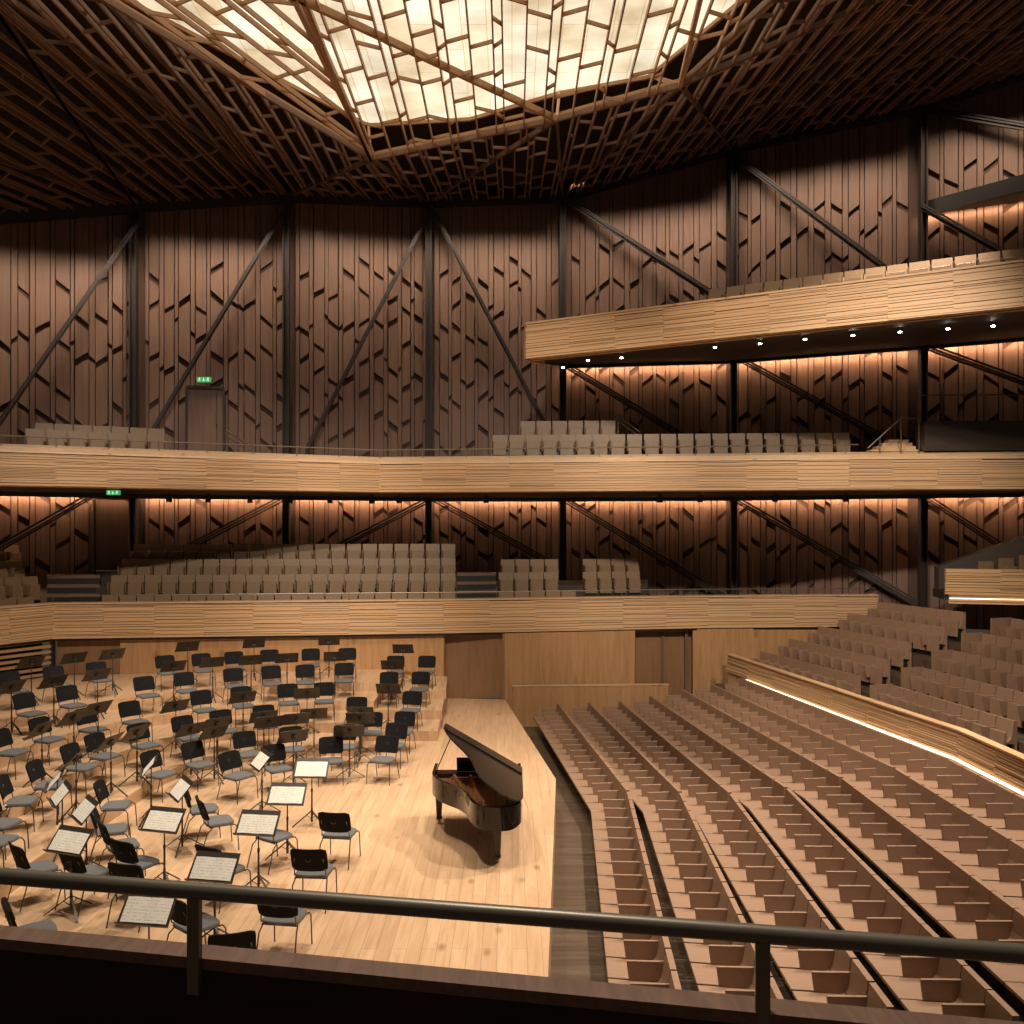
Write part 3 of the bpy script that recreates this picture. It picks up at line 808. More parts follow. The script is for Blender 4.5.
for a in placed:
    px, py = proj(a[0], a[1], a[2] + .7)
    key = tn[a[2]]
    kind = 'black-backed orchestra chair'
    if a[2] == 0: key += ', seen from behind' if a[3].y > .25 else ', not seen from behind'
    elif a[0] > JX: key = key.replace('on the second highest riser', 'on the top step of the right riser').replace('on the third highest riser', 'on the middle step of the right riser').replace('on the lowest riser', 'on the bottom step of the right riser')
    groups.setdefault(key, []).append((px, a))
for key, lst in groups.items():
    lst.sort(key=lambda t: t[0])
    for k, (px, a) in enumerate(lst):
        f = a[3]
        chair_kit.put((a[0], a[1], a[2]), math.atan2(f.x, -f.y), f'black orchestra chair {key}, {ordw(k + 1)} from the left')

groups = {}
for a in sp:
    px, _ = proj(a[0], a[1], a[2] + DH)
    key = tn[a[2]] if not (a[0] > JX and a[2] > 0) else 'on the right riser'
    if a[4]: key += ', holding open music'
    groups.setdefault(key, []).append((px, a))
for key, lst in groups.items():
    lst.sort(key=lambda t: t[0])
    for k, (px, a) in enumerate(lst):
        f = a[3]; rz = math.atan2(-f.x, f.y) + PI     # local +Y points away from the conductor
        if len(lst) == 1: lab = f'only black music stand {key}'
        else: lab = f'black music stand {key}, {ordw(k + 1)} from the left'
        stand_kit.put((a[0], a[1], a[2]), rz, lab)
        if a[4]:
            put_sheet(Vector((a[0], a[1], a[2])), rz, ('open white sheet music on the stand ' + key.replace(', holding open music', '') + f', {ordw(k + 1)} from the left') if len(lst) > 1 else 'open white sheet music on the stand ' + key.replace(', holding open music', ''))

# ------------------------------------------------------------------ grand piano
def make_piano():
    t = thing('grand_piano', 'black lacquered concert grand piano with its lid propped open, on the stage', 'piano', (-.63, 16.62, 0), PI + .0)
    B, T = -.79, .78
    ctl = [(B, .10), (B, 2.15), (-.76, 2.45), (-.64, 2.66), (-.44, 2.74), (-.22, 2.70), (-.06, 2.56), (.03, 2.36), (.09, 2.1), (.17, 1.86), (.30, 1.62), (.47, 1.42), (.62, 1.22), (.72, 1.0), (T, .72), (T, .10)]
    # smooth the curved part (Catmull-Rom)
    out = [ctl[0], ctl[1]]
    for i in range(1, len(ctl) - 2):
        p0, p1, p2, p3 = [Vector(c) for c in (ctl[i - 1], ctl[i], ctl[i + 1], ctl[i + 2])]
        if i == 1: p0 = p1 + (p1 - p2) * .6
        for s in range(1, 5):
            u = s / 4
            q = .5 * ((2 * p1) + (-p0 + p2) * u + (2 * p0 - 5 * p1 + 4 * p2 - p3) * u * u + (-p0 + 3 * p1 - 3 * p2 + p3) * u ** 3)
            out.append((q.x, q.y))
    out.append(ctl[-1])
    cen = Vector((-.25, 1.1))
    def inset(pts, d):
        res = []
        for i, p in enumerate(pts):
            a = Vector(pts[max(i - 1, 0)]); b = Vector(pts[min(i + 1, len(pts) - 1)]); tt = (b - a).normalized()
            n = Vector((tt.y, -tt.x))
            res.append((p[0] + n.x * d, p[1] + n.y * d))
        return res
    inn = inset(out, .055)
    # rim
    rim = MB(); n = len(out); z0, z1 = .66, 1.0
    for p in out: rim.v.append((*p, z0))
    for p in out: rim.v.append((*p, z1))
    for p in inn: rim.v.append((*p, z1))
    for p in inn: rim.v.append((*p, z0))
    for i in range(n - 1):
        rim.f += [(i + 1, i, n + i, n + i + 1), (n + i + 1, n + i, 2 * n + i, 2 * n + i + 1), (2 * n + i + 1, 2 * n + i, 3 * n + i, 3 * n + i + 1), (3 * n + i + 1, 3 * n + i, i, i + 1)]
    rim.f += [(0, 3 * n, 2 * n, n), (n - 1, 2 * n - 1, 3 * n - 1, 4 * n - 1)]
    obj('case_rim', rim, 'piano', t, smooth=True)
    inside = [p for p in inset(out, .05) if p[1] > .45] 
    inside = [(B + .05, .45)] + inside + [(T - .05, .45)]
    bl = MB().prism(inset(out, .04), .62, .70); obj('bottom_board', bl, 'piano', t)
    pl = MB().prism(inside, .86, .885); pp = obj('iron_plate', pl, 'plate', t)
    ribs = MB()
    for x0, y0, x1, y1 in ((-.55, .55, -.50, 2.45), (-.2, .55, -.34, 2.5), (.12, .55, -.12, 2.2), (.42, .55, .16, 1.66)):
        ribs.beam((x0, y0, .915), (x1, y1, .915), .045, .06)
    obj('plate_strut', ribs, 'plate', pp)
    stg = MB()
    for i in range(22):
        u = i / 21; xa = -.70 + 1.3 * u; ln = 2.45 - 1.7 * u
        stg.tube([(xa, .6, .90), (xa - .28 * (1 - u) + .1, min(2.4, .6 + ln), .895)], .004, 4)
    obj('strings', stg, 'brass', pp)
    obj('damper_rail', MB().box(B + .08, T - .08, .52, .66, .89, .955), 'piano', t)
    fl = MB().box(-.6, .45, .70, .76, .887, .915); obj('felt_strip', fl, 'felt', t)
    # keyboard end
    kb = MB().box(B, T, 0, .42, .60, .68); obj('keybed', kb, 'piano', t, bevel=.008)
    for x0, x1 in ((B, B + .10), (T - .10, T)): obj('cheek_block', MB().box(x0, x1, .02, .42, .68, .80), 'piano', t, bevel=.015)
    keys = MB(); wk = (T - B - .24) / 52
    for i in range(52): keys.box(B + .12 + i * wk + .001, B + .12 + (i + 1) * wk - .001, .05, .21, .68, .725)
    kk = obj('white_keys', keys, 'ivory', t)
    bk = MB(); pat = (1, 0, 1, 1, 0, 1, 1)
    for i in range(51):
        if (1, 0, 1, 1, 0, 1, 1)[i % 7]: bk.box(B + .12 + (i + 1) * wk - .006, B + .12 + (i + 1) * wk + .006, .11, .21, .72, .738)
    obj('black_keys', bk, 'black', t)
    obj('fallboard', MB().extrude_x([(.21, .70), (.235, .70), (.29, .86), (.265, .86)], B + .10, T - .10), 'piano', t)
    obj('pin_block', MB().box(B + .05, T - .05, .28, .47, .84, .93), 'piano', t)
    obj('front_lid_board', MB().box(B, T, .27, .50, 1.0, 1.02), 'piano', t, bevel=.004) if False else None
    # music desk
    md = MB(); md.extrude_x([(.44, .95), (.46, .95), (.56, 1.22), (.54, 1.22)], -.36, .36)
    obj('music_desk', md, 'piano', t, bevel=.006)
    # lid, hinged on the bass side
    hz = 1.012; ang = math.radians(30)
    hm = Matrix.Translation((B, 0, hz)) @ Matrix.Rotation(-ang, 4, 'Y') @ Matrix.Translation((-B, 0, 0))
    lid = [p for p in inset(out, -.012) if p[1] > .56]; lid = [(B - .012, .56)] + lid + [(T + .012, .56)]
    lm = MB().prism(lid, 0, .022); lm.v = [tuple(hm @ Vector(v)) for v in lm.v]
    ld = obj('lid', lm, 'lid', t, smooth=True)
    fm = MB().box(B, T + .01, .57, .98, .028, .048, hm); obj('folded_lid_flap', fm, 'lid', ld)
    hg = MB()
    for y in (.75, 1.3, 1.85, 2.2): hg.tube([(B - .006, y, hz), (B - .006, y + .09, hz)], .009, 8)
    obj('lid_hinge', hg, 'brass', ld)
    pr = MB().tube([(.73, .80, .98), (hm @ Vector((.60, .80, 0)))], .009, 8); obj('lid_prop', pr, 'piano', t)
    # legs
    def leg(x, y):
        l = MB(); 
        for (s0, za), (s1, zb) in (((.075, .60), (.075, .66)), ((.045, .12), (.066, .60)), ((.055, .085), (.05, .12))):
            vs = [(x + a * s0, y + b * s0, za) for a, b in ((-1, -1), (1, -1), (1, 1), (-1, 1))] + [(x + a * s1, y + b * s1, zb) for a, b in ((-1, -1), (1, -1), (1, 1), (-1, 1))]
            l.add(vs, [(3, 2, 1, 0), (4, 5, 6, 7), (0, 1, 5, 4), (1, 2, 6, 5), (2, 3, 7, 6), (3, 0, 4, 7)])
        o = obj('leg', l, 'piano', t, bevel=.006)
        w = MB(); w.tube([(x - .022, y, .042), (x + .022, y, .042)], .042, 14); w.box(x - .03, x + .03, y - .02, y + .02, .05, .09)
        obj('caster', w, 'brass', o)
    leg(T - .10, .42); leg(B + .12, .42); leg(-.40, 2.32)
    ly = MB()
    for x in (-.09, .09): ly.tube([(x, .55, .62), (x * .8, .53, .35), (x, .5, .12)], .014, 8)
    ly.box(-.15, .15, .44, .58, .08, .13)
    lo = obj('pedal_lyre', ly, 'piano', t)
    pd = MB()
    for x in (-.08, 0, .08): pd.box(x - .014, x + .014, .30, .46, .06, .072)
    obj('pedals', pd, 'brass', lo)
    return t
make_piano()

# ------------------------------------------------------------------ stalls seats
def make_seat(name, mat, hw=.262, tipped=False):
    t = thing(name, '', 'seat')
    # local: faces -Y; origin on the floor under the back's top edge; pitch .545
    pan = MB().extrude_x([(-.75, .405), (-.10, .385), (-.10, .425), (-.75, .455)], -hw, hw)
    if tipped: pan = MB().extrude_x([(-.26, .14), (-.20, .14), (-.17, .61), (-.23, .61)], -hw + .03, hw - .03)
    obj('seat_pan', pan, mat, t, bevel=.006)
    bk = MB(); prof = [(-.035, .845), (.04, .845), (.04, .02), (-.015, .02), (-.015, .36), (-.19, .385), (-.19, .425), (-.13, .445), (-.09, .50), (-.07, .58)]
    bk.v = [(-hw, y, z) for y, z in prof] + [(hw, y, z) for y, z in prof]; n = len(prof)
    bk.f = [tuple(range(n)), tuple(range(n, 2 * n))[::-1]] + [(i, n + i, n + (i + 1) % n, (i + 1) % n) for i in range(n)]
    obj('backrest', bk, mat, t)
    obj('armrest_panel', MB().extrude_x([(-.52, .69), (-.045, .69), (-.045, .36), (-.45, .36), (-.49, .46)] if not tipped else [(-.40, .64), (-.04, .64), (-.04, .30), (-.34, .30)], -hw - .018, -hw + .018), mat, t, bevel=.004)
    obj('pedestal', MB().box(-.2, .2, -.48, -.12, 0, .40) if not tipped else MB().box(-.18, .18, -.18, -.03, 0, .35), 'black', t)
    return t
seat_kit = Kit(make_seat('auditorium_seat', 'seat'))
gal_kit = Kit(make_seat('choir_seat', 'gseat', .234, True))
PITCH = .545
terr_kit = Kit(make_seat('auditorium_seat', 'seat', .254, True))
def ledge_y(x): return 925 + (x / 1024) * 97
def visible(X, Y, Z):
    """is any of the seat in the frame and above the camera's own parapet"""
    if Y < 2: return False
    px, py = proj(X, Y, Z + .6)
    return -22 < px < 1046 + 500 / Y and py < ledge_y(px) + 14 and py > -5
def run(kit, a, b, zf, labf, group, pitch=PITCH, flip=False, from_b=False):
    """seats along a straight line a->b (floor z), facing the stage on the right-hand side of travel"""
    if kit is gal_kit: pitch = .507
    a = Vector(a[:2]); b = Vector(b[:2]); L = (b - a).length; n = int(L / pitch + .02)
    if n < 1: return 0
    d = (b - a).normalized(); f = Vector((d.y, -d.x)) * (-1 if flip else 1); cnt = 0
    start = (b - d * (L if not from_b else n * pitch)) if from_b else a
    p_ = L / n if L / n < pitch * 1.06 else pitch
    if L / n >= pitch * 1.06: p_ = pitch
    for i in range(n):
        c = start + d * (p_ * (i + .5))
        if not visible(c.x, c.y, zf): continue
        cnt += 1
        kit.put((c.x, c.y, zf), math.atan2(f.x, -f.y), labf(cnt), group)
    return cnt
floors = [-.8, -.78, -.74, -.58, -.40, -.23, -.05]
far = [(1.39, 27.2), (2.33, 27.2), (3.26, 27.2), (4.18, 27.2), (5.16, 27.2), (6.03, 27.2), (6.9, 27.2)]
bend = [(2.33, 18.1), (3.35, 17.95), (4.30, 17.75), (5.35, 17.55), (6.45, 17.6), (7.52, 17.7), (8.55, 17.7)]
near = [(1.86, 9.6), (2.96, 9.4), (4.10, 9.2), (5.2, 8.8), (6.45, 8.8), (7.55, 9), (8.6, 9)]
rown = ['front', 'second', 'third', 'fourth', 'fifth', 'sixth', 'last']
# raked platforms, one per row
for k in range(7):
    o_ = .10
    cur = [(far[k][0] - .1, 27.75), (far[k][0] + o_, far[k][1]), (bend[k][0] + o_, bend[k][1]), (near[k][0] + o_, near[k][1]), (near[k][0] + o_, 6)]
    if k == 0: continue
    prv = [(far[k - 1][0] - .1, 27.75), (far[k - 1][0] + o_, far[k - 1][1]), (bend[k - 1][0] + o_, bend[k - 1][1]), (near[k - 1][0] + o_, near[k - 1][1]), (near[k - 1][0] + o_, 6)]
    mb = MB()
    for i in range(4): mb.prism([prv[i], prv[i + 1], cur[i + 1], cur[i]], -.85, floors[k])
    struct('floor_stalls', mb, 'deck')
for k in range(7):
    rn = rown[k]
    run(seat_kit, far[k], bend[k], floors[k], lambda c, rn=rn: f'brown wooden stalls seat, {rn} row, beyond the bend, {ordw(c)} from the far end', 'stalls seats')
    run(seat_kit, (bend[k][0] - .0, bend[k][1] - .08), near[k], floors[k], lambda c, rn=rn: f'brown wooden stalls seat, {rn} row, nearer than the bend, {ordw(c)} from the bend', 'stalls seats')
# terrace parapet with glowing strip
TPT = [(6.85, 28.55), (8.84, 17.75), (8.90, 9.5), (8.92, 6)]
tp = thing('terrace_parapet', 'pale batten-clad parapet above a glowing strip, between stalls and terrace', 'parapet')
pts = TPT[::-1]
# travel far -> near so that "towards the camera side" offset points at the stalls (-X)
pts = TPT
obj('core', strip(pts, -.10, 0, .05, 1.30), 'fasciatop', tp)
fascia(pts, .80, 1.32, 11, tp, 5, lean=-.06, panel=1.5)
fascia(pts, .98 - .0, 1.0, 1, tp, 6) if False else None
obj('cap', strip(pts, -.13, .07, 1.32, 1.35), 'fasciatop', tp)
obj('led_strip', strip([(7.13, 27.0)] + pts[1:], .09, .13, .75, .79), 'led', tp)
# terrace seats
n_ = Vector((.965, .262))
def off_pt(p, k): return (p[0] + n_.x * .93 * k, p[1] + n_.y * .93 * k)
tz = [.48, .88, 1.29, 1.71, 2.08]
Ta, Tb, Tc, Td = (8.10, 29.3), (9.42, 24.35), (9.68, 22.9), (10.42, 18.6)
tnm = ['front', 'second', 'third', 'fourth', 'back']
for k in range(5):
    a, b, c, d = [off_pt(p, k) for p in (Ta, Tb, Tc, Td)]
    if a[1] > 29.35:
        s_ = (a[1] - 29.35) / (a[1] - b[1]); a = (a[0] + (b[0] - a[0]) * s_, 29.35)
    e = off_pt((10.9, 16.0), k); 
    run(terr_kit, a, b, tz[k], lambda q, k=k: f'brown wooden terrace seat, {tnm[k]} row, left of the aisle, {ordw(q)} from the far wall', 'terrace seats')
    run(terr_kit, c, d, tz[k], lambda q, k=k: f'brown wooden terrace seat, {tnm[k]} row, right of the aisle, {ordw(q)} from the aisle', 'terrace seats')
    run(terr_kit, off_pt((10.65, 17.6), k), off_pt((11.2, 14.0), k), tz[k], lambda q, k=k: f'brown wooden terrace seat, {tnm[k]} row, beyond the second aisle, {ordw(q)} from it', 'terrace seats')
    # platform
    lo = off_pt(Ta, k - .86) if k else (7.0, 28.6)
    q0 = [off_pt(p, k - .88) for p in ((7.98, 29.75), Tb, Td, (11.6, 12.0), (11.9, 7))]
    q1 = [off_pt(p, k + .12) for p in ((7.98, 29.75), Tb, Td, (11.6, 12.0), (11.9, 7))]
    if k == 0: q0 = [(6.95, 28.4), (7.95, 24.0), (8.95, 18.0), (9.2, 12), (9.2, 7)]
    q0[0] = (q0[0][0], min(q0[0][1], 29.72)); q1[0] = (q1[0][0], min(q1[0][1], 29.72))
    mb = MB()
    for i in range(4): mb.prism([q0[i], q0[i + 1], q1[i + 1], q1[i]], 0, tz[k])
    struct('floor_terrace', mb, 'deck')
    # end screens at the aisle
    scr = MB()
    f_ = Vector((Tb[0] - Ta[0], Tb[1] - Ta[1])).normalized()
    bx = Matrix.Translation((b[0], b[1], tz[k])) @ Matrix.Rotation(math.atan2(f_.x, -f_.y) , 4, 'Z')
    scr.box(-.62, .04, -.04, .0, .0, .86, Matrix.Translation((c[0] + .0, c[1] + .12, tz[k])) @ Matrix.Rotation(math.atan2(f_.x, -f_.y), 4, 'Z'))
    obj('aisle_screen', scr, 'seat', label=f'brown aisle end screen of the {tnm[k]} terrace row', category='screen', group='aisle end screens on the terrace')
# steps up to the terrace, by the partition
sp_ = thing('staircase', 'short dark steps climbing beside the low partition to the terrace', 'stairs')
for i in range(6):
    obj('step', MB().box(5.0 + i * .3, 5.3 + i * .3 + (.0), 27.95, 28.75, -.8 + i * .17, -.63 + i * .19 + .05), 'deck', sp_)
# side box at right edge
sb = thing('side_box', 'pale batten-clad side box with a slanted lower end at the right edge', 'balcony')
SBP = [(12.5, 26.0), (15.2, 25.2), (18, 24.4)]
mb = MB().prism([(12.5, 26.05), (18, 24.45), (18, 26.2), (12.9, 27.6)], 3.25, 3.5); obj('core', mb, 'soffit', sb)
fascia([(12.50, 26.0), (18, 24.4)], 3.42, 4.17, 9, sb, 9, lean=.10)
obj('lower_board', strip([(12.62, 26.0), (18, 24.43)], -.1, .0, 3.15, 3.42), 'fasciatop', sb)
obj('led_strip', strip([(12.62, 26.0), (18, 24.43)], .14, .17, 3.30, 3.32), 'led', sb)
sw = MB(); sw.add([(12.9, 27.2, 3.5), (18.4, 25.8, 3.5), (18.4, 25.8, 6.4), (12.9, 27.2, 4.16), (12.9, 27.5, 3.5), (18.4, 26.1, 3.5), (18.4, 26.1, 6.4), (12.9, 27.5, 4.16)],
          [(0, 1, 2, 3), (7, 6, 5, 4), (3, 2, 6, 7), (0, 3, 7, 4), (1, 5, 6, 2), (0, 4, 5, 1)])
obj('side_wall', sw, 'darkbox', sb)
for i, (x, y, z) in enumerate(((14.0, 26.6, 3.50), (14.52, 26.45, 3.60), (15.04, 26.30, 3.70), (15.56, 26.15, 3.80))):
    gal_kit.put((x, y, z), .25, f'wooden seat in the right side box, {ordw(i + 1)} from its left end', 'side box seats')

# ------------------------------------------------------------------ choir gallery seats
def gline(off):   # line parallel to the gallery front (main segment), off metres behind it
    a, b = Vector(LF[1]), Vector(LF[2]); d = (b - a).normalized(); n = Vector((-d.y, d.x))
    return a + n * off, b + n * off
def on_line(a, b, px):
    t = (px - CX) / F; d = b - a; s_ = (t * a.y - a.x) / (d.x - t * d.y); return a + d * s_
gz = [2.46, 3.01, 3.48, 3.95]; go = [.92, 1.70, 2.45, 3.18]
grn = ['front', 'second', 'third', 'back']
xs_l = [102, 111, 121, 133]
for k in range(4):
    a, b = gline(go[k])
    p, q = on_line(a, b, xs_l[k]), on_line(a, b, 456)
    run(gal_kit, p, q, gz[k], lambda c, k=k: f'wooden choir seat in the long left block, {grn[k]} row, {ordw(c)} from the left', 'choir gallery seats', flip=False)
    mb = MB(); f0, f1 = gline(go[k] - .80); g0, g1 = gline(go[k] + .12)
    pa, pb = on_line(f0, f1, 40 if k == 0 else 96), on_line(f0, f1, 456); pc, pd = on_line(g0, g1, 456), on_line(g0, g1, 40 if k == 0 else 96)
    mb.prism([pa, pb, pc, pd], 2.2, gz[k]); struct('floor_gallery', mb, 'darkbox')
# right small block
def g2(off):
    a, b = Vector(LF[2]), Vector(LF[3]); d = (b - a).normalized(); n = Vector((-d.y, d.x)); return a + n * off, b + n * off
for k, (x0, x1) in enumerate(((498, 576), (498, 572), (500, 572))):
    a, b = g2(go[k] + .05); run(gal_kit, on_line(a, b, x0), on_line(a, b, x1), gz[k] if k < 2 else 3.42, lambda c, k=k: f'wooden choir seat right of the stairs, {grn[k]} row, {ordw(c)} from the left', 'choir gallery seats')
for k, (x0, x1) in ((1, (582, 646)), (2, (582, 646))):
    a, b = g2(go[k] + .05); run(gal_kit, on_line(a, b, x0), on_line(a, b, x1), gz[k] if k < 2 else 3.42, lambda c, k=k: f'wooden choir seat in the rightmost small block, {grn[k]} row, {ordw(c)} from the left', 'choir gallery seats')
for k in range(3):
    f0, f1 = g2(go[k] - .80); g0, g1 = g2(4.6 if k == 2 else go[k] + .15)
    mb = MB().prism([on_line(f0, f1, 497), on_line(f0, f1, 648), on_line(g0, g1, 648), on_line(g0, g1, 497)], 2.2, gz[k] if k < 2 else 3.42); struct('floor_gallery', mb, 'darkbox')
struct('floor_gallery', MB().prism([(-13.6, 26.6), (-2.1, 28), (6.4, 29.5), (12, 30), (13.2, 31), (8, 33.4), (1.9, 34.4), (-3.08, 34.2), (-12.2, 29.9), (-16.4, 27.4), (-17.2, 20.6)], 2.0, 2.25), 'darkbox')
# left block beside the corner
a = Vector((-17.5, 19.4)); b = Vector((-13.4, 26.3)); d = (b - a).normalized(); nn = Vector((-d.y, d.x))
for k in range(4):
    p = b + nn * (go[k] * .95) - d * (2.6 if k == 3 else 3.4); q = on_line(p, p + d, (29, 32, 22, 14)[k])
    run(gal_kit, p, q, gz[k], lambda c, k=k: f'wooden choir seat, far left corner block, {grn[k]} row, {ordw(c)} from the left', 'choir gallery seats', from_b=True)
    mb = MB(); r0 = b + nn * (go[k] * .95 - .75); r1 = b + nn * (go[k] * .95 + (.1 if k < 3 else .6))
    e0 = on_line(r0, r0 + d, (31, 34, 24, 16)[k]); e1 = on_line(r1, r1 + d, (31, 34, 24, 16)[k]); mb.prism([r0 - d * 4.5, e0, e1, r1 - d * 4.5], 2.2, gz[k]); struct('floor_gallery', mb, 'darkbox')
# gallery stairs
def stairs(px0, px1, gfun, label, o0=.3, n=6, ztop=3.80):
    t = thing('staircase', label, 'stairs')
    for i in range(n):
        f0, f1 = gfun(o0 + i * .34); g0, g1 = gfun(o0 + (i + 1) * .34 + (.0 if i < n - 1 else .3))
        obj('step', MB().prism([on_line(f0, f1, px0), on_line(f0, f1, px1), on_line(g0, g1, px1), on_line(g0, g1, px0)], 2.24, 2.40 + (ztop - 2.45) * i / (n - 1)), 'black', t)
        q_ = [on_line(f0, f1, px0), on_line(f0, f1, px1), on_line(g0, g1, px1), on_line(g0, g1, px0)]; zt_ = 2.40 + (ztop - 2.45) * i / (n - 1)
        obj('tread', MB().prism(q_, zt_, zt_ + .09), 'cap', t)
stairs(457, 496, g2, 'brown stairs between the two choir seat blocks')
stairs(47, 100, gline, 'brown stairs at the left, in front of the gallery door')
# railings on the gallery fronts
def railing(pts, z, zb, r, label, name='handrail', step=1.35, off=-.12):
    t = thing(name, label, 'handrail')
    P = off_line(pts, off)
    obj('rail', MB().tube([(x, y, z) for x, y in P], r, 8), 'thinrail', t, smooth=True)
    for (x0, y0), (x1, y1) in zip(P[:-1], P[1:]):
        L = math.dist((x0, y0), (x1, y1)); n = max(1, round(L / step))
        for i in range(n):
            u = i / n; x, y = x0 + (x1 - x0) * u, y0 + (y1 - y0) * u
            if abs(proj(x, y, z)[0] - 512) < 560: obj('post', MB().tube([(x, y, zb), (x, y, z)], r * .6, 6), 'thinrail', t)
railing(LF, 3.34, 3.13, .016, 'thin steel handrail along the choir gallery front', step=3)
railing(MF[:4] + [(9.7, 25.95), (10.05, 25.9)], 7.76, 7.5, .018, 'thin steel handrail along the middle balcony front', off=-.3)
# doors, exit signs
def door_on_wall(nm, x0, x1, y0, y1, out=.25):
    a = wall_hit(x0, y0, out); b = wall_hit(x1, y0, out); c = wall_hit(x0, y1, out)
    t = sempty(nm); z0, z1 = min(c.z, a.z), max(c.z, a.z)
    d = Vector((b.x - a.x, b.y - a.y, 0)).normalized(); n = Vector((d.y, -d.x, 0))
    fr_ = MB()
    A = Vector((a.x, a.y, z0)); B_ = Vector((b.x, b.y, z0)); up = Vector((0, 0, z1 - z0))
    fr_.beam(A, A + up, .08, .14, up=n); fr_.beam(B_, B_ + up, .08, .14, up=n); fr_.beam(A + up, B_ + up, .14, .10)
    obj('door_frame', fr_, 'steel', t)
    mid = (B_ - A)
    def quad(u0, u1, k, m_, nm_):
        p, q = A + mid * u0 + n * k, A + mid * u1 + n * k
        obj(nm_, MB().prism([(p.x, p.y), (q.x, q.y), (q.x - n.x * .05, q.y - n.y * .05), (p.x - n.x * .05, p.y - n.y * .05)], z0, z1), m_, t)
    quad(.03, .80, .0, 'wall', 'door_leaf'); quad(.82, .97, .0, 'wall', 'side_leaf')
    h = A + mid * .74 + n * .06 + Vector((0, 0, 1.0)); obj('door_handle', MB().tube([h, h + Vector((0, 0, .22))], .014, 6), 'thinrail', t)
door_on_wall('door_3', 187, 224, 388, 452)
door_on_wall('door_4', 93, 138, 496, 574)
def exit_sign(x, y, w, off, label, at_depth=None):
    p = wall_hit(x, y, off) if at_depth is None else atY(x, y, at_depth)
    t = thing('exit_sign', label, 'exit sign', p)
    h = w * .36
    obj('housing', MB().box(-w / 2, w / 2, -.04, .04, -h / 2, h / 2), 'signg', t, bevel=.01)
    s = h / .5
    m = MB()   # two running figures either side of an arrow
    def fig(cx):
        m.lathe([(.001, -.0), (.04 * s, .01), (.04 * s, .05 * s), (.001, .06 * s)], 6, (cx + .03 * s, -.055, .12 * s))
        for p0, p1 in (((.02, .13), (-.02, 0)), ((-.02, 0), (.06, -.06)), ((.06, -.06), (.05, -.17)), ((-.02, 0), (-.07, -.1)), ((-.07, -.1), (-.14, -.11)), ((.02, .11), (.09, .04)), ((.02, .11), (-.08, .08))):
            m.beam((cx + p0[0] * s, -.05, p0[1] * s), (cx + p1[0] * s, -.05, p1[1] * s), .01, .035 * s, up=(0, 0, 1) if abs(p1[0] - p0[0]) > .01 else (1, 0, 0))
    fig(-w * .30); fig(w * .30)
    m.beam((0, -.05, .15 * s), (0, -.05, -.12 * s), .01, .05 * s, up=(1, 0, 0)); m.beam((-.09 * s, -.05, -.03 * s), (0, -.05, -.14 * s), .01, .04 * s); m.beam((.09 * s, -.05, -.03 * s), (0, -.05, -.14 * s), .01, .04 * s)
    obj('pictogram', m, 'signw', t)
    obj('mount', MB().box(-.02, .02, .0, .12, -.02, .02), 'black', t)
exit_sign(204.5, 381.3, .48, .35, 'small green exit sign above the upper gallery door')
exit_sign(113.5, 492.6, .38, .9, 'small green exit sign under the middle balcony, above the lower gallery door', 25.6)

# ------------------------------------------------------------------ middle balcony seats
def mline(off, i=3):
    a, b = Vector(MF[i]), Vector(MF[i + 1]); d = (b - a).normalized(); n = Vector((-d.y, d.x)); return a + n * off, b + n * off
def seat_row_px(x0, x1, y, Y0, Y1, lab, grp, zoff=0.):
    """row between two pixel columns whose back tops show at y"""
    p = atY(x0, y, Y0); q = atY(x1, y, Y1); zf = (p.z + q.z) / 2 - .845
    run(gal_kit, (p.x, p.y), (q.x, q.y), zf + zoff, lab, grp)
    a = Vector((p.x, p.y)); b = Vector((q.x, q.y)); d = (b - a).normalized(); n = Vector((-d.y, d.x))
    struct('floor_balcony', MB().prism([tuple(a - n * .75), tuple(b - n * .75), tuple(b + n * .2), tuple(a + n * .2)], 6.62, zf), 'darkbox')
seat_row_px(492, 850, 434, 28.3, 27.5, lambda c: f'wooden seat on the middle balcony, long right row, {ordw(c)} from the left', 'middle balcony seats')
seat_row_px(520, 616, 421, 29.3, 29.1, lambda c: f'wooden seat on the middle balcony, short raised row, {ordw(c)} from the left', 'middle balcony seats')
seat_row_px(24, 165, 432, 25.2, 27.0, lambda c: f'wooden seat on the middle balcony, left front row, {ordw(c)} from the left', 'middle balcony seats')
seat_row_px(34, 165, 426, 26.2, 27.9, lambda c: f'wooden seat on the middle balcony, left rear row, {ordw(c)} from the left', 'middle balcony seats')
# upper balcony seat backs
a, b = Vector(UF[0]), Vector(UF[1]); d = (b - a).normalized(); n = Vector((-d.y, d.x))
p = a + n * 1.6 + d * 4.9; q = a + n * 1.6 + d * 15.2
run(gal_kit, p, q, 11.15, lambda c: f'wooden seat on the upper right balcony, {ordw(c)} from the left', 'upper balcony seats')
struct('floor_upper_balcony', MB().prism([tuple(p - n * .8), tuple(q - n * .8), tuple(q + n * .5), tuple(p + n * .5)], 10.75, 11.15), 'darkbox')
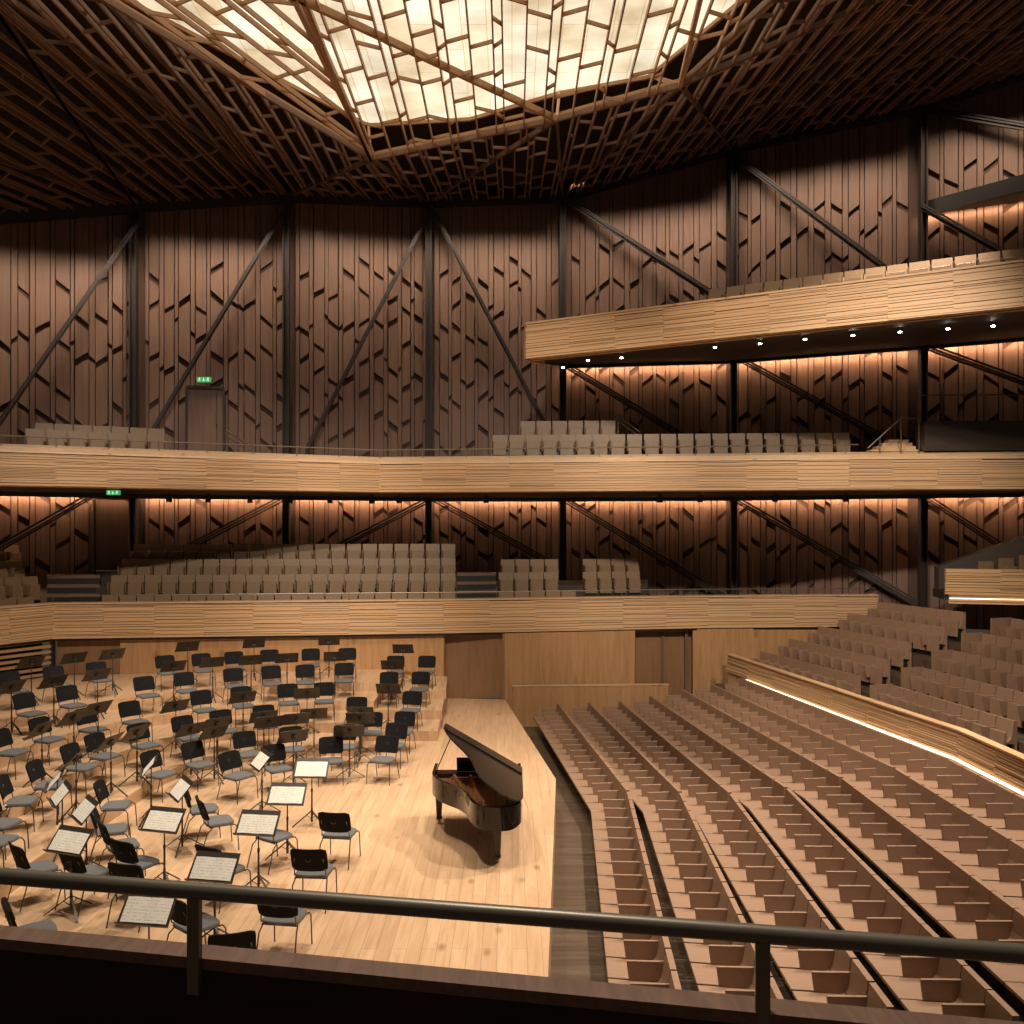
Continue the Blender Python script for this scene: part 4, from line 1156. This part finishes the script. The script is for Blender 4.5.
# dark box and stairs at the right of the middle balcony
db = thing('control_box', 'dark timber box standing on the middle balcony at the right edge', 'booth')
obj('panel', MB().prism([(11.95, 26.05), (18.4, 25.75), (18.4, 26.4), (12.0, 26.75)], 7.57, 8.42), 'darkbox', db)
obj('rail', MB().tube([(12.0, 26.6, 9.25), (18.2, 26.3, 9.25)], .018, 6), 'thinrail', db)
for x in (12.0, 14.0, 16.0): obj('post', MB().tube([(x, 26.6 - (x - 12) * .048, 8.4), (x, 26.6 - (x - 12) * .048, 9.25)], .012, 6), 'thinrail', db)
ms = thing('staircase', 'pale-edged steps on the middle balcony beside the dark box', 'stairs')
for i in range(4):
    p = atY(868 + i * 9, 447 - i * 4.5, 26.5); obj('step', MB().box(p.x, 11.9, 26.3 + i * .22, 26.5 + i * .22 + .1, 7.57, 7.62 + i * .12), 'fasciatop', ms)
mh = thing('handrail', 'sloping steel handrail over the short balcony steps beside the dark box', 'handrail')
obj('rail', MB().tube([tuple(atY(868, 448, 26.1)), tuple(atY(901, 418, 26.1)), tuple(atY(919, 418, 26.1))], .022, 8), 'thinrail', mh)
for x, y0 in ((901, 418), (919, 418), (880, 437)): 
    p = atY(x, y0, 26.1); obj('post', MB().tube([tuple(p), (p.x, p.y, 7.5)], .016, 6), 'thinrail', mh)
h2 = thing('handrail', 'short sloping handrail right of the upper gallery door', 'handrail')
obj('rail', MB().tube([tuple(atY(226, 430, 28.5)), tuple(atY(247, 444, 27.6))], .022, 8).tube([tuple(atY(226, 436, 28.5)), tuple(atY(243, 447, 27.6))], .015, 8), 'thinrail', h2)
obj('post', MB().tube([tuple(atY(226, 430, 28.5)), (atY(226, 430, 28.5).x, 28.5, 6.6)], .015, 6), 'thinrail', h2)
h3 = thing('handrail', 'short sloping handrail at the end of the raised balcony row', 'handrail')
obj('rail', MB().tube([tuple(atY(618, 416, 29.5)), tuple(atY(640, 432, 28.6))], .022, 8).tube([tuple(atY(618, 421, 29.5)), tuple(atY(636, 434, 28.6))], .015, 8), 'thinrail', h3)
obj('post', MB().tube([tuple(atY(618, 416, 29.5)), (atY(618, 416, 29.5).x, 29.5, 6.6)], .015, 6), 'thinrail', h3)
# soffit downlights
proto = thing('downlight', '', 'downlight', group='downlights under the upper right balcony')
obj('lens', MB().lathe([(.001, -.052), (.04, -.05), (.04, -.02), (.001, -.015)], 14), 'downl', proto)
obj('bezel', MB().lathe([(.06, -.03), (.07, -.03), (.07, .02), (.02, .03)], 14), 'black', proto)
dk_ = Kit(proto)
for k, (x, y) in enumerate(((563, 369), (588, 357), (621.5, 355.5), (715, 343.7), (760, 341), (805, 336), (853, 333), (900, 331), (948, 329.5), (993, 328.5))):
    p = atZ(x, y, 10.36)
    # lift or lower to just under the sloping soffit
    A_, B_ = Vector(UF[0]), Vector(UF[1]); dd = (B_ - A_).normalized(); nn_ = Vector((-dd.y, dd.x)); s_ = (Vector((p.x, p.y)) - A_).dot(nn_)
    dk_.put((p.x, p.y, 10.25 + max(.0, s_ - .3) * .10 - .03), 0, f'tiny bright downlight under the upper right balcony, {ordw(k + 1)} from the left')
# black lamps under the middle balcony
proto = thing('soffit_lamp', '', 'lamp', group='black lamps under the middle balcony')
obj('housing', MB().tube([(0, 0, -.30), (0, 0, -.08)], .09, 10), 'black', proto)
obj('stem', MB().tube([(0, 0, -.1), (0, 0, .02)], .02, 6), 'black', proto)
lk = Kit(proto)
for k, (x, Y) in enumerate(((169, 28.2), (208, 28.6), (250, 29), (290, 29.3), (330, 29.5), (372, 29.7), (399, 29.5), (486, 29), (660, 28.6), (700, 28.4), (775, 28), (846, 28))):
    lk.put(((x - CX) / F * Y, Y, 6.44), 0, f'small black lamp under the middle balcony, {ordw(k + 1)} from the left')

# ------------------------------------------------------------------ the gallery the camera stands in
def rl(x, y, dz): Y = dz * F / (y - HY); return Vector(((x - CX) / F * Y, Y, HC - dz))
r0, r1 = rl(0, 876, .95), rl(1024, 954, .95)
dR = (r1 - r0).normalized()
hr = thing('handrail', 'thick bronze handrail crossing the foreground above the dark parapet', 'handrail')
obj('rail', MB().tube([r0 - dR * .9, r1 + dR * .7], .0215, 20), 'railm', hr, smooth=True)
for px in (194.5, 762.5):
    t_ = (px - CX) / F; s_ = (t_ * r0.y - r0.x) / (dR.x - t_ * dR.y); p = r0 + dR * s_
    obj('post', MB().box(-.017, .017, -.012, .012, -.27, -.012, Matrix.Translation(p) @ Matrix.Rotation(math.atan2(dR.y, dR.x), 4, 'Z')), 'railm', hr, bevel=.003)
c0, c1 = rl(0, 925, 1.13), rl(1024, 1022, 1.13)
dC = (c1 - c0).normalized(); nC = Vector((dC.y, -dC.x, 0))
pa = thing('parapet', 'dark parapet with a brown cap in the foreground, below the handrail', 'parapet')
A_ = c0 - dC * 1.2; B_ = c1 + dC * 1.0
def pr_(k0, k1, z0, z1):
    q = [A_ + nC * k0, B_ + nC * k0, B_ + nC * k1, A_ + nC * k1]; return MB().prism([(v.x, v.y) for v in q], z0, z1)
obj('cap', pr_(0, .075, c0.z - .03, c0.z), 'cap', pa)
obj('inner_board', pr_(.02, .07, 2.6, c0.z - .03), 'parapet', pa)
struct('floor_side_gallery', MB().prism([((A_ + nC * .07).x, (A_ + nC * .07).y), ((B_ + nC * .07).x, (B_ + nC * .07).y), (3, -1.5), (-3, -1.5)], 3.45, 3.6), 'deck')

# ------------------------------------------------------------------ lights
def area(name, loc, target, sx, sy, power, col=(1, .8, .6), spread=180):
    l = bpy.data.lights.new(name, 'AREA'); l.shape = 'RECTANGLE'; l.size = sx; l.size_y = sy; l.energy = power; l.color = col; l.spread = math.radians(spread)
    o = bpy.data.objects.new(name, l); COL.objects.link(o); o.location = loc
    o.rotation_euler = (Vector(target) - Vector(loc)).to_track_quat('-Z', 'Y').to_euler(); return o
def spot(name, loc, target, power, ang, blend=.5, col=(1, .8, .6), r=.15):
    l = bpy.data.lights.new(name, 'SPOT'); l.energy = power; l.color = col; l.spot_size = math.radians(ang); l.spot_blend = blend; l.shadow_soft_size = r
    o = bpy.data.objects.new(name, l); COL.objects.link(o); o.location = loc
    o.rotation_euler = (Vector(target) - Vector(loc)).to_track_quat('-Z', 'Y').to_euler(); return o
WARM = (1, .80, .60)
# wall-wash lamps behind the valances
def washes(z, idx, off, power, col=(1, .62, .36)):
    for i in idx:
        a, b = WX[i], WX[i + 1]; d = Vector((b[0] - a[0], b[1] - a[1], 0)); L = d.length; d.normalize(); n = Vector((d.y, -d.x, 0))
        c = Vector(((a[0] + b[0]) / 2, (a[1] + b[1]) / 2, z)) + n * off
        l = bpy.data.lights.new('wall_wash', 'AREA'); l.shape = 'RECTANGLE'; l.size = L * .97; l.size_y = .06; l.energy = power * L; l.color = col
        o = bpy.data.objects.new('wall_wash', l); COL.objects.link(o)
        X = d; Zax = (Vector((0, 0, 1)) * .75 + n * .66).normalized()   # light shines along -Z: down and towards the wall
        Yax = Zax.cross(X); o.matrix_world = Matrix(((X.x, Yax.x, Zax.x, c.x), (X.y, Yax.y, Zax.y, c.y), (X.z, Yax.z, Zax.z, c.z), (0, 0, 0, 1)))
washes(6.40, range(0, 8), .34, 15)
washes(11.34, range(5, 8), .34, 15)
washes(15.75, range(7, 8), .30, 9)
# ceiling-edge light washing the upper walls, one run per bay
for i in range(0, 8):
    a, b = WX[i], WX[i + 1]; d = Vector((b[0] - a[0], b[1] - a[1], b[2] - a[2])); L = d.length; d.normalize(); n = Vector((d.y, -d.x, 0)).normalized()
    c = Vector(((a[0] + b[0]) / 2, (a[1] + b[1]) / 2, (a[2] + b[2]) / 2 - .75)) + n * 1.8
    l = bpy.data.lights.new('edge_wash', 'AREA'); l.shape = 'RECTANGLE'; l.size = L * .9; l.size_y = .6; l.energy = 25 * L; l.color = (1, .78, .58); l.spread = math.radians(98)
    o = bpy.data.objects.new('edge_wash', l); COL.objects.link(o)
    aim = (n * -1.0 + Vector((0, 0, -2.3))).normalized(); Zax = -aim; X = (d - Zax * d.dot(Zax)).normalized(); Yax = Zax.cross(X)
    o.matrix_world = Matrix(((X.x, Yax.x, Zax.x, c.x), (X.y, Yax.y, Zax.y, c.y), (X.z, Yax.z, Zax.z, c.z), (0, 0, 0, 1)))
# stage lamps hung at the luminous ceiling, then added fills for stalls and rail
for x, y, tx, ty, pw_, an in ((-6, 16, -8, 18, 4600, 62), (-2, 20, -5, 21, 4600, 62), (1, 14, -1.5, 15, 3900, 62), (-4, 10, -3, 13, 3600, 60)):
    spot('stage_spot', (x, y, 15.6), (tx, ty, 0), pw_, an, .6, (1, .86, .70), .3)
for x, y, tx, ty, pw_ in ((8.5, 17, 4.5, 17.5, 8200), (10.5, 22, 8.5, 23.5, 6800), (8, 11, 5, 12, 8200)):
    spot('hall_fill', (x, y, 15.5), (tx, ty, 0), pw_, 66, .8, (1, .85, .70), .3)  # added overhead fill: lights the seat pans, leaves the backs dark
spot('rail_fill', (-1, 5.5, 14), (0, 2.3, 4.3), 2700, 30, .8, (1, .85, .70), .2)  # added light that brightens the foreground rail and parapet cap
# front light on the gallery fronts; the last one is added to brighten the terrace
for x, y, tx, ty, tz_, pw_ in ((-6, 9, -9, 26, 4.6, 8300), (0, 9, -1, 28, 4.6, 8300), (6, 9, 8, 28, 4.9, 7600), (0, 10, 12, 24.5, 1.6, 8500)):
    spot('front_fill', (x, y, 15.2), (tx, ty, tz_), pw_, 44, .7, (1, .84, .68), .3)
for i in range(4):      # glow of the strip on the terrace parapet
    a, b = Vector((7.1, 25.8)), Vector((8.75, 17.4)); c = a + (b - a) * ((i + .5) / 4)
w_ = bpy.data.worlds.new('hall_ambient'); SC.world = w_; w_.use_nodes = True
w_.node_tree.nodes['Background'].inputs[0].default_value = (1, .78, .6, 1); w_.node_tree.nodes['Background'].inputs[1].default_value = .05

# ------------------------------------------------------------------ camera
cam = bpy.data.cameras.new('camera'); co = bpy.data.objects.new('camera', cam); COL.objects.link(co); SC.camera = co
co.location = (0, 0, HC); co.rotation_euler = (PI / 2, 0, 0)
cam.sensor_width = 36; cam.lens = 36 * F / 1024; cam.shift_y = (HY - 512) / 1024; cam.clip_start = .05; cam.clip_end = 200
SC.view_settings.view_transform = 'Standard'; SC.view_settings.look = 'None'; SC.view_settings.gamma = 1; SC.view_settings.exposure = 0.0
SC.view_settings.use_curve_mapping = False
SC.cycles.max_bounces = 6; SC.cycles.diffuse_bounces = 3; SC.cycles.glossy_bounces = 3
SC.cycles.use_denoising = True
SC.cycles.sample_clamp_indirect = 6
